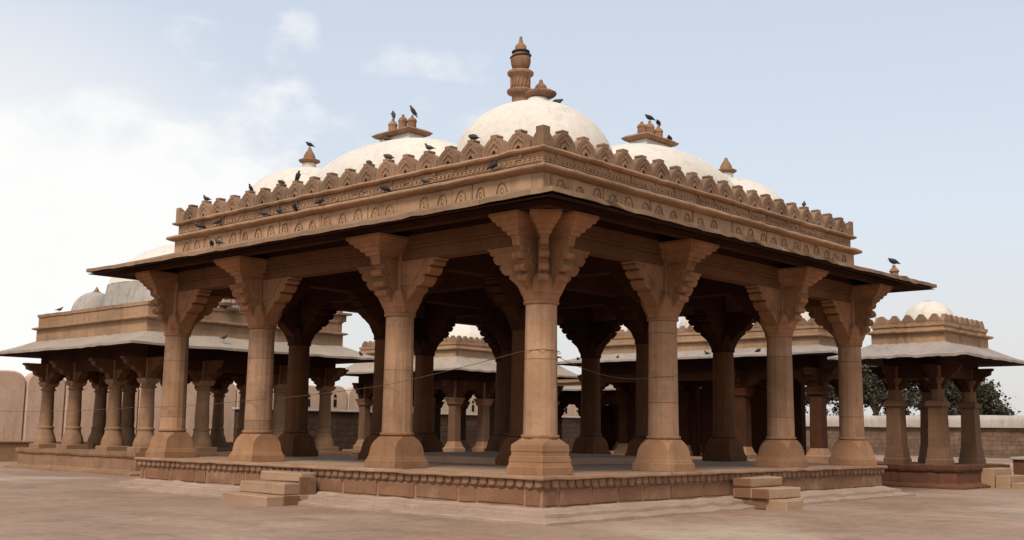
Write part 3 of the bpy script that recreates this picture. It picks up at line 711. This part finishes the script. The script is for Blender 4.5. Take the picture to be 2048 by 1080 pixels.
# big walled pavilion behind the right side
Cp = pav('pavilion', 'dark walled pavilion with a long pale eave, seen between the right-hand columns', 'pavilion',
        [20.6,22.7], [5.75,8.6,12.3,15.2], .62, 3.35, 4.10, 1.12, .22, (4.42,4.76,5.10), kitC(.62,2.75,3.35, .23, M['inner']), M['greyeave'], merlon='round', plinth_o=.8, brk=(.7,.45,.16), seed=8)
for (a, c_) in ((7.4,9.45),(9.75,11.55),(11.8,13.2),(13.75,15.1)):
    b = MB(); b.box(22.55, a, .61, 22.85, c_, 3.34); b.build('inner_wall', M['deepshade'], Cp)
for y in (7.2,10.6,14.5): pav_dome(Cp, 21.65, y, 1.15, 5.05, 1.12, m='dome', fin=1.0, n=28)
Ep = pav('pavilion', 'dark rear pavilion with closely set columns, glimpsed deep behind the centre right', 'pavilion',
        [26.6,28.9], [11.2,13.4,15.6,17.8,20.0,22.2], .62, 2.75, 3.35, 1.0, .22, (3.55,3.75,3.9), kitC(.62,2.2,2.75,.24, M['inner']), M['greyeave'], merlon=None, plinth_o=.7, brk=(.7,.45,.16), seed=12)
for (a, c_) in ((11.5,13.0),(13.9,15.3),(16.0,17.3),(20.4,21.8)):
    b = MB(); b.box(28.8, a, .61, 29.05, c_, 2.74); b.build('inner_wall', M['deepshade'], Ep)
# octagonal-column pavilion, far centre
Dp = pav('pavilion', 'farthest pavilion with rounded merlons and a ribbed white dome, framed between two columns at centre', 'pavilion',
        [17.55,19.2,21.7,23.35], [19.75,21.4,23.6,25.2], .62, 3.10, 3.80, 1.05, .25, (4.35,4.68,4.95), kitC(.62,2.45,3.10,.20, M['shadecol']), M['paleeave'], merlon='round', plinth_o=.6, brk=(.62,.5,.13), seed=10)
pav_dome(Dp, 20.45, 22.5, 2.3, 5.0, 1.55, m='dome', n=10, pw=1.75, fin=1.2)

# ------------------------------------------------------------------ walls
pw_ = thing('perimeter_wall', 'long tan plastered wall with a row of tall rounded merlons behind the left pavilion', 'wall', (24, 31.7, ZG))
b = MB(); b.box(-2, 31.5, ZG-.1, 52, 32.0, .86); b.build('wall', M['wallplaster'], pw_)
b = MB(); b.box(-2.0, 30.9, ZG-.1, 52, 31.5, .80); b.box(-2.0, 30.82, .80, 52, 31.5, .88); b.build('wall_footing', M['farstone'], pw_, bevel=.02)
def wall_merlon(seed):
    rg = random.Random(seed); w = .785; b = MB()
    pts = [(-w,0),(w,0)] + [(math.copysign(w*abs(math.cos(a))**.7, math.cos(a)), 2.18+.52*math.sin(a)**.85) for a in [i/16*pi for i in range(1,16)]]
    pts = [(w,0),(w,2.18)]+pts[2:]+[(-w,2.18),(-w,0)]
    outer = pts; inner = [(x*.93, z-.05 if z > 1 else z) for x, z in pts]
    b.loft([[(x, .22, z) for x, z in outer],[(x, -.16, z) for x, z in outer],[(x, -.22, z) for x, z in inner]])
    return b.mesh('merlon', M['wallplaster'])
wm = [wall_merlon(k) for k in range(1)]
for k in range(-4, 29):
    x = 5.78+1.6*k+.8
    o = put('merlon', wm[0], pw_, (x, 31.74, .858)); o.scale = (1, 1, 1+random.gauss(0,.008))
    if k >= 6:
        b = MB(); b.box(x-.09, 31.50, 2.52, x+.09, 31.53, 2.88); b.loft([[(x-.08,yy,2.98),(x+.08,yy,2.98),(x+.08,yy,3.06),(x,yy,3.15),(x-.08,yy,3.06)] for yy in (31.50,31.53)])
        b.build('loophole', M['dark'], o)  # solid plate, the dark of the opening is only its colour
lw = thing('stone_wall', 'low dark rubble wall with a white coping running in front of the tan wall', 'wall', (33, 29.6, ZG))
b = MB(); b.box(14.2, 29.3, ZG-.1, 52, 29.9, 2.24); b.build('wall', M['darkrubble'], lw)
b = MB(); b.box(14.1, 29.2, 2.24, 52, 30.0, 2.33); b.build('wall_coping', M['coping'], lw, bevel=.02)
rw = thing('boundary_wall', 'long coursed stone wall with a thick pale rounded top at far right before the trees', 'wall', (62, 20, ZG))
b = MB(); b.box(62.0, -22, ZG-.1, 62.6, 46, 2.05); b.build('wall', M['rubble'], rw)
b = MB(); b.loft([[(61.75+.0, y, 2.04),(61.72, y, 2.5),(61.85, y, 2.74),(62.1, y, 2.84),(62.7, y, 2.84),(62.9, y, 2.5),(62.9, y, 2.04)] for y in [-22+68*i/50 for i in range(51)]])
for i, p in enumerate(b.v): b.v[i] = (p[0]+random.gauss(0,.015), p[1], p[2]+random.gauss(0,.015))
b.build('wall_coping', M['coping'], rw, smooth=50)
pf = thing('platform', 'low dark red stone platform with a white edge behind the steps at far right', 'platform', (25.5, -4.3, ZG))
b = MB(); b.box(20.95, -9, ZG-.1, 31, -.28, .82); b.build('platform_body', M['redwall'], pf)
b = MB(); b.box(20.88, -9.07, .82, 31.07, -.21, .90); b.build('platform_coping', M['coping'], pf, bevel=.015)

# ------------------------------------------------------------------ steps
st = thing('stone_steps', 'three pale stone steps against the left side of the large pavilion plinth', 'steps', (-1.2, 5.75, ZG), 'stone steps against the plinths')
rg = random.Random(31)
for k, (o0, o1, z0, z1, a0, a1) in enumerate(((.60,1.72,ZG-.06,.285,4.98,6.42),(.60,1.34,.285,.49,5.0,6.38),(.60,.95,.49,.672,5.02,6.30))):
    b = MB(); n = len(b.v); b.box(-o1, a0, z0, -o0+(.0 if k else 0), a1, z1)
    for i in range(n, len(b.v)): b.v[i] = tuple(c_+rg.gauss(0,.006) for c_ in b.v[i])
    b.build('step', M['step'], st, bevel=.018)
b = MB(); b.box(-.985,4.99,.10,-.60,5.035,.60); b.box(-1.36,4.955,.10,-1.0,4.995,.27); b.build('cheek_stone', M['block'], st, bevel=.01)
st = thing('stone_steps', 'broken stone steps with a missing corner against the right side of the large pavilion plinth', 'steps', (5.6, -1.2, ZG), 'stone steps against the plinths')
blocks = [(4.88,6.12,.58,.95,.49,.672),(4.90,6.20,.58,1.30,.285,.485),(4.95,5.55,.62,1.68,ZG-.06,.28),(5.56,6.22,.62,1.33,ZG-.06,.28)]
for x0, x1, o0, o1, z0, z1 in blocks:
    b = MB(); b.box(x0, -o1, z0, x1, -o0, z1)
    for i in range(len(b.v)): b.v[i] = tuple(c_+rg.gauss(0,.007) for c_ in b.v[i])
    b.build('step', M['step'], st, bevel=.02)
b = MB(); b.box(4.855,-.97,.51,4.90,-.60,.66); b.box(4.86,-1.34,.30,4.905,-1.0,.48); b.box(4.87,-.95,.30,4.91,-.62,.48); b.box(4.91,-1.25,.11,4.955,-.66,.27); b.build('cheek_stone', M['block'], st, bevel=.012)
st = thing('stone_steps', 'three short stone steps on the near side of the small pavilion at far right', 'steps', (18.9, -1.2, ZG), 'stone steps against the plinths')
for x0, x1, y0, y1, z0, z1 in ((18.1,19.5,-.72,-.34,ZG-.05,.62),(18.15,19.6,-1.12,-.72,ZG-.05,.43),(18.2,19.7,-1.55,-1.12,ZG-.05,.25)):
    b = MB(); b.box(x0, y0, z0, x1, y1, z1)
    for i in range(len(b.v)): b.v[i] = tuple(c_+rg.gauss(0,.006) for c_ in b.v[i])
    b.build('step', M['step'], st, bevel=.018)

# ------------------------------------------------------------------ ground
b = MB()
NX = 60
xs_ = [-3000,-400,-60] + [-20+i*1.5 for i in range(60)] + [90,400,3000]
for i, x in enumerate(xs_):
    for j, y in enumerate(xs_):
        near = -20 <= x <= 70 and -20 <= y <= 70
        b.v.append((x, y, ZG + (random.gauss(0,.006) if near else 0)))
n = len(xs_)
b.f += [(i*n+j, (i+1)*n+j, (i+1)*n+j+1, i*n+j+1) for i in range(n-1) for j in range(n-1)]
g_ = b.build('ground', M['ground'], None, smooth=180); g_['kind'] = 'structure'

# ------------------------------------------------------------------ cable
pts = [(-.28,31.45,1.80),(-.30,19.6,1.857),(-.30,12.35,1.921),(-.30,7.80,2.04),(-.31,3.46,2.285),(-.31,.12,2.775),(-.22,-.22,2.80),(.10,-.31,2.78)]
full = []
for a, c_ in zip(pts[:-1], pts[1:]):
    a, c_ = Vector(a), Vector(c_); L = (c_-a).length
    for i in range(12):
        t = i/12; p = a.lerp(c_, t); p.z -= .012*L*4*t*(1-t)*(.5 if L > 1 else 0); full.append(tuple(p))
full.append(pts[-1])
a, c_ = Vector((.27,-.06,2.74)), Vector((3.18,-.06,2.50))
b = MB(); b.tube(full, .0052, 5)
b2 = [tuple(Vector(a).lerp(c_, i/16) - Vector((0,0,.30*4*(i/16)*(1-i/16)*.55))) for i in range(17)]
b2 += [(3.20,-.20,2.50),(3.34,-.30,2.51),(3.50,-.30,2.54)]
b.tube([full[-1],(.26,-.2,2.76)]+b2, .005, 5)
tag(b.build('cable', M['cable']), 'thin grey cable strung along the left columns and round the near corner column', 'cable')

# ------------------------------------------------------------------ pigeons
def bird_mesh(kind, m):
    """one continuous body lofted from tail to beak, facing +x; feet at z=0"""
    if kind == 'stand':   path = [(-.19,.085,.012,.006),(-.15,.09,.030,.010),(-.10,.10,.036,.016),(-.06,.112,.050,.040),(-.01,.122,.060,.055),(.045,.135,.058,.058),(.085,.160,.044,.046),(.105,.192,.030,.032),(.115,.215,.026,.026),(.130,.232,.024,.024),(.148,.232,.014,.014),(.172,.224,.004,.004)]
    elif kind == 'hunch': path = [(-.18,.06,.012,.006),(-.14,.068,.030,.010),(-.10,.078,.036,.018),(-.06,.095,.056,.046),(-.01,.108,.066,.060),(.045,.118,.062,.060),(.085,.136,.046,.046),(.108,.152,.032,.033),(.122,.160,.027,.027),(.136,.162,.023,.023),(.150,.158,.013,.013),(.170,.150,.004,.004)]
    else:                 path = [(-.14,-.01,.012,.006),(-.12,.02,.030,.010),(-.09,.055,.036,.018),(-.065,.095,.052,.042),(-.035,.135,.060,.055),(-.005,.172,.056,.055),(.020,.205,.042,.044),(.030,.232,.030,.031),(.038,.252,.026,.026),(.052,.264,.024,.023),(.070,.262,.013,.013),(.092,.254,.004,.004)]
    b = MB(); rings = []
    for i, (x, z, w, h) in enumerate(path):
        a = path[max(i-1,0)]; c_ = path[min(i+1,len(path)-1)]
        t = Vector((c_[0]-a[0], 0, c_[1]-a[1])).normalized(); up = Vector((-t.z, 0, t.x))
        rings.append([(x+up.x*h*math.sin(q), w*math.cos(q), z+up.z*h*math.sin(q)) for q in [2*pi*j/10 for j in range(10)]])
    b.loft(rings)
    bx_ = path[4]
    for s in (-1, 1):
        b.tube([(bx_[0]+.01, s*.022, bx_[1]-.03), (bx_[0]+.015, s*.024, .03), (bx_[0]+.02, s*.025, .004)], .006, 5)
        for d in (-.5, 0, .5): b.tube([(bx_[0]+.02, s*.025, .006), (bx_[0]+.02+.035*math.cos(d), s*.025+.035*math.sin(d), .004)], .004, 4)
        # folded wing lies on the flank
        w0 = path[3]; w1 = path[6]
        wr = []
        for q in range(6):
            t = q/5; x = w1[0]+(w0[0]-.07-w1[0])*t; z = w1[1]-.01+(path[2][1]-w1[1]+.01)*t
            hh = .038*math.sin(pi*min(1,.15+t*.85))+.004; yy = s*(.052*(1-t*.55)+.004)
            wr.append([(x, yy, z+hh), (x, yy+s*.010, z), (x, yy, z-hh), (x, yy-s*.012, z)])
        b.loft(wr)
    return b.mesh('pigeon', m, 60)
birds = {k: bird_mesh(k, M['pigeon']) for k in ('stand','hunch','up')}
birds2 = {k: bird_mesh(k, M['pigeon2']) for k in ('stand','hunch','up')}
GB = 'pigeons perched on the pavilions'
MT = 6.55
def my(k): return -.12+pitch*k
LE = 'on the left ledge under the merlons'
B_ = [  # x, y, z, heading (deg), pose, brown?, label
 (-.045, my(18), MT, 100, 'stand', 0, 'pigeon on a left parapet merlon near the far end, the leftmost of the row'),
 (-.045, my(15), MT, 190, 'up', 0, 'upright dark pigeon on a left parapet merlon, second from the far left end'),
 (-.045, my(13), MT, 95, 'hunch', 0, 'dark hunched pigeon on a left merlon below the far left dome'),
 (-.045, my(12), MT, 255, 'up', 0, 'pigeon on the left merlon directly below the far left dome finial'),
 (-.045, my(8), MT, 80, 'hunch', 1, 'brownish long-tailed pigeon on a left merlon below the start of the long vault'),
 (-.045, my(7), MT, 95, 'hunch', 1, 'grey-brown pigeon on a left merlon below the vault finials'),
 (-.045, my(5), MT, 100, 'stand', 1, 'slim brown pigeon with raised head on a left merlon between vault and near dome'),
 (-.045, my(3), MT, 85, 'hunch', 0, 'plump black pigeon on the third left merlon from the near corner'),
 (-.19, 10.08, 5.90, 150, 'hunch', 0, 'pigeon '+LE+', farthest to the left'),
 (-.19, 9.40, 5.90, 280, 'stand', 1, 'pigeon '+LE+', second from the far left end'),
 (-.19, 7.64, 5.90, 120, 'hunch', 0, 'leftmost of four pigeons spaced along the middle of the left ledge'),
 (-.19, 7.12, 5.90, 60, 'hunch', 0, 'second from the left of four pigeons along the middle of the left ledge'),
 (-.19, 6.60, 5.90, 200, 'up', 0, 'third from the left of four pigeons along the middle of the left ledge'),
 (-.19, 5.77, 5.90, 275, 'stand', 0, 'rightmost of four pigeons along the middle of the left ledge'),
 (-.19, 3.76, 5.90, 160, 'hunch', 0, 'small dark pigeon '+LE+', below the vault finials'),
 (-.19, 2.67, 5.90, 110, 'stand', 0, 'dark pigeon leaning along the left ledge, second from the near corner'),
 (-.19, .98, 5.90, 265, 'stand', 0, 'dark pigeon on the left ledge nearest to the front corner'),
 (-.42, 9.22, 5.39, 230, 'hunch', 0, 'left one of two pigeons sitting together on the far left eave'),
 (-.44, 8.90, 5.375, 120, 'stand', 0, 'right one of two pigeons sitting together on the far left eave'),
 (1.73, 5.79, 8.10, 60, 'up', 0, 'dark pigeon on the leftmost finial of the long left vault'),
 (1.73, 5.18, 8.07, 160, 'up', 1, 'brown pigeon on the rightmost finial of the long left vault'),
 (1.42, 5.60, 7.505, 120, 'hunch', 0, 'dark pigeon tucked under the roof slab of the left vault'),
 (5.52, 1.73, 8.15, 160, 'hunch', 0, 'dark pigeon on the tall middle finial of the right vault'),
 (5.84, 1.73, 8.11, 200, 'hunch', 0, 'dark pigeon on the end finial of the right vault, beside a higher pigeon'),
 (6.08, 1.60, 7.775, 200, 'hunch', 0, 'small dark pigeon at the right tip of the right vault roof slab'),
 (2.00, 9.05, 8.07, 170, 'hunch', 0, 'pigeon on the finial of the far left dome'),
 (2.02, 1.42, 7.64, 315, 'hunch', 0, 'dark pigeon on top of the near white dome beside its finial'),
 (my(16), -.045, MT, 20, 'stand', 0, 'pigeon on a right parapet merlon below the far right dome'),
 (19.9, 15.4, 4.17, 200, 'hunch', 0, 'small pigeon on the pale eave just right of the near corner column'),
 (19.9, 13.51, 4.17, 240, 'stand', 0, 'pigeon on the pale eave left of the second right column'),
 (19.9, 9.56, 4.17, 100, 'stand', 0, 'pigeon on the pale eave between the second and third right columns'),
 (19.95, 7.58, 4.2, 260, 'hunch', 0, 'pigeon on the pale eave just left of the third right column'),
 (10.44, 17.05, 3.87, 200, 'stand', 0, 'pigeon on the right slope of the left pavilion eave against the white sky'),
 (5.3, 17.35, 4.08, 300, 'stand', 0, 'pigeon on the left pavilion eave below its broken masonry'),
 (3.05, 23.5, 5.13, 330, 'stand', 1, 'brown pigeon at the left end of the left pavilion parapet'),
]
for i, (x, y, z, hd, pose, br, lab) in enumerate(B_):
    o = put('pigeon', (birds2 if br else birds)[pose], None, (x, y, z), R(hd)); tag(o, lab, 'pigeon', GB)
    s = .80+random.gauss(0,.05); o.scale = (s, s, s)
# small stone pinnacle on the right eave with its pigeon
kx, ky, kz = 11.15, -1.15, 5.125
kn = MB(); kn.lathe([(.09,kz-.04),(.10,kz+.03),(.085,kz+.10),(.12,kz+.13),(.10,kz+.17),(.05,kz+.22),(.035,kz+.27)], 9, (kx, ky), .2)
tag(kn.build('pinnacle', M['finial'], None, smooth=35), 'small weathered stone pinnacle on the far right end of the large eave', 'pinnacle')
o = put('pigeon', birds['hunch'], None, (kx, ky, kz+.26), R(150)); tag(o, 'dark pigeon on the small stone pinnacle at the far right eave', 'pigeon', GB)

# ------------------------------------------------------------------ trees
def tree(x, y, h, rx, ry, rz, n, leaf, label, seed, lean=0.0):
    rg = random.Random(seed)
    t = thing('tree', label, 'tree', (x, y, ZG), 'trees beyond the boundary wall')
    b = MB(); clumps = []
    top = Vector((x+lean, y+lean*.6, ZG+h*.5))
    b.tube([(x, y, ZG-.1), (x+.1, y+.05, ZG+h*.2), tuple(top)], [.34,.27,.20], 8)
    for k in range(15):
        a = rg.uniform(0, 2*pi); e = rg.uniform(-.1, 1.1); d = rg.uniform(.55, .98)
        tip = Vector((x+lean+rx*d*math.cos(a)*math.cos(e), y+ry*d*math.sin(a)*math.cos(e), ZG+h-rz + rz*d*math.sin(e)))
        m_ = top.lerp(tip, .5)+Vector((rg.gauss(0,.3), rg.gauss(0,.3), rg.uniform(0,.4)))
        st_ = Vector((x, y, ZG)).lerp(top, rg.uniform(.6,1))
        b.tube([tuple(st_), tuple(m_), tuple(tip)], [.12,.08,.03], 5)
        clumps.append((tip, rg.uniform(.7,1.4))); clumps.append((m_, rg.uniform(.5,1.0)))
    for k in range(26):
        a = rg.uniform(0, 2*pi); e = rg.uniform(-.9, 1.4); d = rg.uniform(.7,1.02)
        clumps.append((Vector((x+lean+rx*d*math.cos(a)*math.cos(e), y+ry*d*math.sin(a)*math.cos(e), ZG+h-rz+rz*d*math.sin(e))), rg.uniform(.45,1.0)))
    b.build('trunk', M['bark'], t, smooth=60)
    lv = MB()
    for k in range(n):
        c_, r_ = rg.choice(clumps)
        v = Vector((rg.gauss(0,1), rg.gauss(0,1), rg.gauss(0,.8))); p = c_+v*r_*.48
        s = rg.uniform(.09,.21); u = Vector((rg.gauss(0,1), rg.gauss(0,1), rg.gauss(0,.7))).normalized(); w = u.cross(Vector((rg.gauss(0,1),rg.gauss(0,1),rg.gauss(0,1)))).normalized()
        q = [p-u*s, p+w*s*.55, p+u*s, p-w*s*.55]
        lv.v += [tuple(k_) for k_ in q]; m0 = len(lv.v)-4; lv.f.append((m0, m0+1, m0+2, m0+3))
    me = bpy.data.meshes.new('crown'); me.from_pydata(lv.v, [], lv.f); me.materials.append(leaf); put('crown', me, t)
tree(78, 24.6, 8.0, 3.6, 3.6, 3.6, 12000, M['leaf'], 'broad dark tree behind the wall, seen through the columns of the small right pavilion', 1)
tree(80, 31.0, 8.2, 3.4, 3.9, 3.6, 10000, M['leaf2'], 'bushy tree behind the wall just left of the small right pavilion columns', 2)
tree(76, 20.6, 5.6, 2.6, 2.4, 2.5, 6000, M['leaf'], 'lowest tree at the right end of the row, its crown sloping down to the wall', 3)
tree(82, 37.5, 8.2, 3.6, 3.6, 3.6, 7000, M['leaf'], 'dark tree behind the wall glimpsed between the right-hand columns of the large pavilion', 4)
tree(84, 45.0, 7.6, 3.6, 4.0, 3.6, 5000, M['leaf2'], 'tree seen only as slits of foliage through the dark walled pavilion', 5)
bs_ = thing('bush', 'reddish dry bush at the right edge above the low red platform', 'bush', (26.5, -1.2, .90))
lv = MB(); rg = random.Random(8)
for k in range(1500):
    a = rg.uniform(0,2*pi); e = rg.uniform(0,pi/2); d = rg.uniform(.5,1)
    p = Vector((26.5+.9*d*math.cos(a)*math.cos(e), -1.2+.9*d*math.sin(a)*math.cos(e), .9+.42*d*math.sin(e)))
    s = rg.uniform(.03,.08); u = Vector((rg.gauss(0,1),rg.gauss(0,1),rg.gauss(0,1))).normalized(); w = u.cross(Vector((rg.gauss(0,1),rg.gauss(0,1),1))).normalized()
    m0 = len(lv.v); lv.v += [tuple(p-u*s), tuple(p+w*s*.5), tuple(p+u*s), tuple(p-w*s*.5)]; lv.f.append((m0,m0+1,m0+2,m0+3))
me = bpy.data.meshes.new('foliage'); me.from_pydata(lv.v, [], lv.f); me.materials.append(M['dry']); put('foliage', me, bs_)

# ------------------------------------------------------------------ light, sky
SUN_AZ, SUN_EL = 206.0, 50.0     # azimuth of the sun counted from +x towards +y
sd = Vector((math.cos(R(SUN_AZ))*math.cos(R(SUN_EL)), math.sin(R(SUN_AZ))*math.cos(R(SUN_EL)), math.sin(R(SUN_EL))))
sl = bpy.data.lights.new('sun', 'SUN'); sl.energy = 3.2; sl.angle = R(16); sl.color = (1.0, .93, .84)
so = bpy.data.objects.new('sun', sl); col.objects.link(so); so.rotation_euler = (-sd).to_track_quat('-Z', 'Y').to_euler(); so.location = (-20, -20, 30)

w = bpy.data.worlds.new('World'); scene.world = w; w.use_nodes = True
t = w.node_tree; t.nodes.clear(); g = G(t)
out = g.n('ShaderNodeOutputWorld'); bg = g.n('ShaderNodeBackground'); g.l(bg.outputs[0], out.inputs[0])
sky = g.n('ShaderNodeTexSky'); sky.sky_type = 'NISHITA'; sky.sun_disc = False
sky.sun_elevation = R(SUN_EL); sky.sun_rotation = R(90-SUN_AZ) % (2*pi); sky.dust_density = 2.5; sky.air_density = 1.0
tc = g.n('ShaderNodeTexCoord'); D = tc.outputs['Generated']
sx = g.n('ShaderNodeSeparateXYZ'); g.l(D, sx.inputs[0]); el = sx.outputs[2]
haze = g.ramp(g.maprange(el, 0.0, .55, 0, 1), [(0.0, (.80,.77,.74)), (.16, (.84,.84,.84)), (.34, (.79,.865,.955)), (.62, (.69,.765,.89)), (1.0, (.60,.69,.85))])
sc10 = g.mix(1.0, haze, (10.0,10.0,10.0), 'MULTIPLY')
base = g.mix(.86, sky.outputs[0], sc10)
def blob(az, e, r0, r1):
    d = (math.cos(R(az))*math.cos(R(e)), math.sin(R(az))*math.cos(R(e)), math.sin(R(e)))
    dp = g.vmath('DOT_PRODUCT', D, d)
    return g.maprange(dp, math.cos(R(r1)), math.cos(R(r0)), 0, 1, True)
glow = blob(70, 3, 2, 21)
base = g.mix(g.math('MULTIPLY', glow, .85), base, (9.7,9.65,9.5))
mp = g.n('ShaderNodeMapping'); mp.inputs['Scale'].default_value = (1, 1, 1.7); g.l(D, mp.inputs[0])
nz = g.noise(mp.outputs[0], 9.0, 9, .56)
nz2 = g.noise(g.vmath('ADD', mp.outputs[0], (3.1,1.7,.4)), 22.0, 8, .6)
mask = None
for az, e, r0, r1, k in ((61,9.0,2,10.5,1.0),(66,7,3,10,1.0),(56,9.3,1,7.0,.85),(58.8,14.2,0,5.4,.62),(55.2,14.8,0,4.6,.56),(46.6,16.4,0,6.4,.46),(53.9,19.3,0,2.2,.47),(54.6,18.4,0,1.8,.44),(59.2,19.0,0,2.4,.42),(50,13.2,0,5.0,.42)):
    q = g.math('MULTIPLY', blob(az, e, r0, r1), k)
    mask = q if mask is None else g.math('MAXIMUM', mask, q)
nn = g.math('ADD', g.math('MULTIPLY', nz, .75), g.math('MULTIPLY', nz2, .25))
cm = g.maprange(g.math('ADD', mask, g.math('MULTIPLY', g.math('SUBTRACT', nn, .5), 2.3)), .34, .92, 0, 1, True)
cm = g.math('MULTIPLY', cm, g.math('MINIMUM', g.math('MULTIPLY', mask, 2.2), 1.0))
# added glow in the unseen sky behind the viewer, to brighten the columns
fillglow = g.vmath('MULTIPLY', g.mix(blob(SUN_AZ, 24, 4, 56), (0,0,0), (1,.95,.86)), (4.6,4.5,4.4))
fin = g.mix(g.math('MULTIPLY', cm, .92), base, (9.95,9.93,9.85))
fin = g.vmath('ADD', fin, fillglow)
g.l(fin, bg.inputs[0]); bg.inputs[1].default_value = .1

# ------------------------------------------------------------------ camera
cam = bpy.data.cameras.new('camera'); co_ = bpy.data.objects.new('camera', cam); col.objects.link(co_)
f, pit, rol, yaw = 2248.93, .141595, .0122736, -.0428242
th = pi/4+yaw
F = Vector((math.cos(th)*math.cos(pit), math.sin(th)*math.cos(pit), math.sin(pit)))
Rt = Vector((math.sin(th), -math.cos(th), 0)); U = Rt.cross(F)
R2 = Rt*math.cos(rol)+U*math.sin(rol); U2 = U*math.cos(rol)-Rt*math.sin(rol)
mw = Matrix((R2, U2, -F)).transposed().to_4x4(); mw.translation = (-13.88738, -12.08243, 1.5)
co_.matrix_world = mw
cam.sensor_fit = 'HORIZONTAL'; cam.sensor_width = 36; cam.lens = f/2048*36; cam.clip_start = .1; cam.clip_end = 6000
scene.camera = co_
scene.view_settings.view_transform = 'Standard'; scene.view_settings.look = 'None'; scene.view_settings.exposure = 0; scene.view_settings.gamma = 1
scene.cycles.max_bounces = 6; scene.cycles.diffuse_bounces = 1; scene.cycles.glossy_bounces = 1
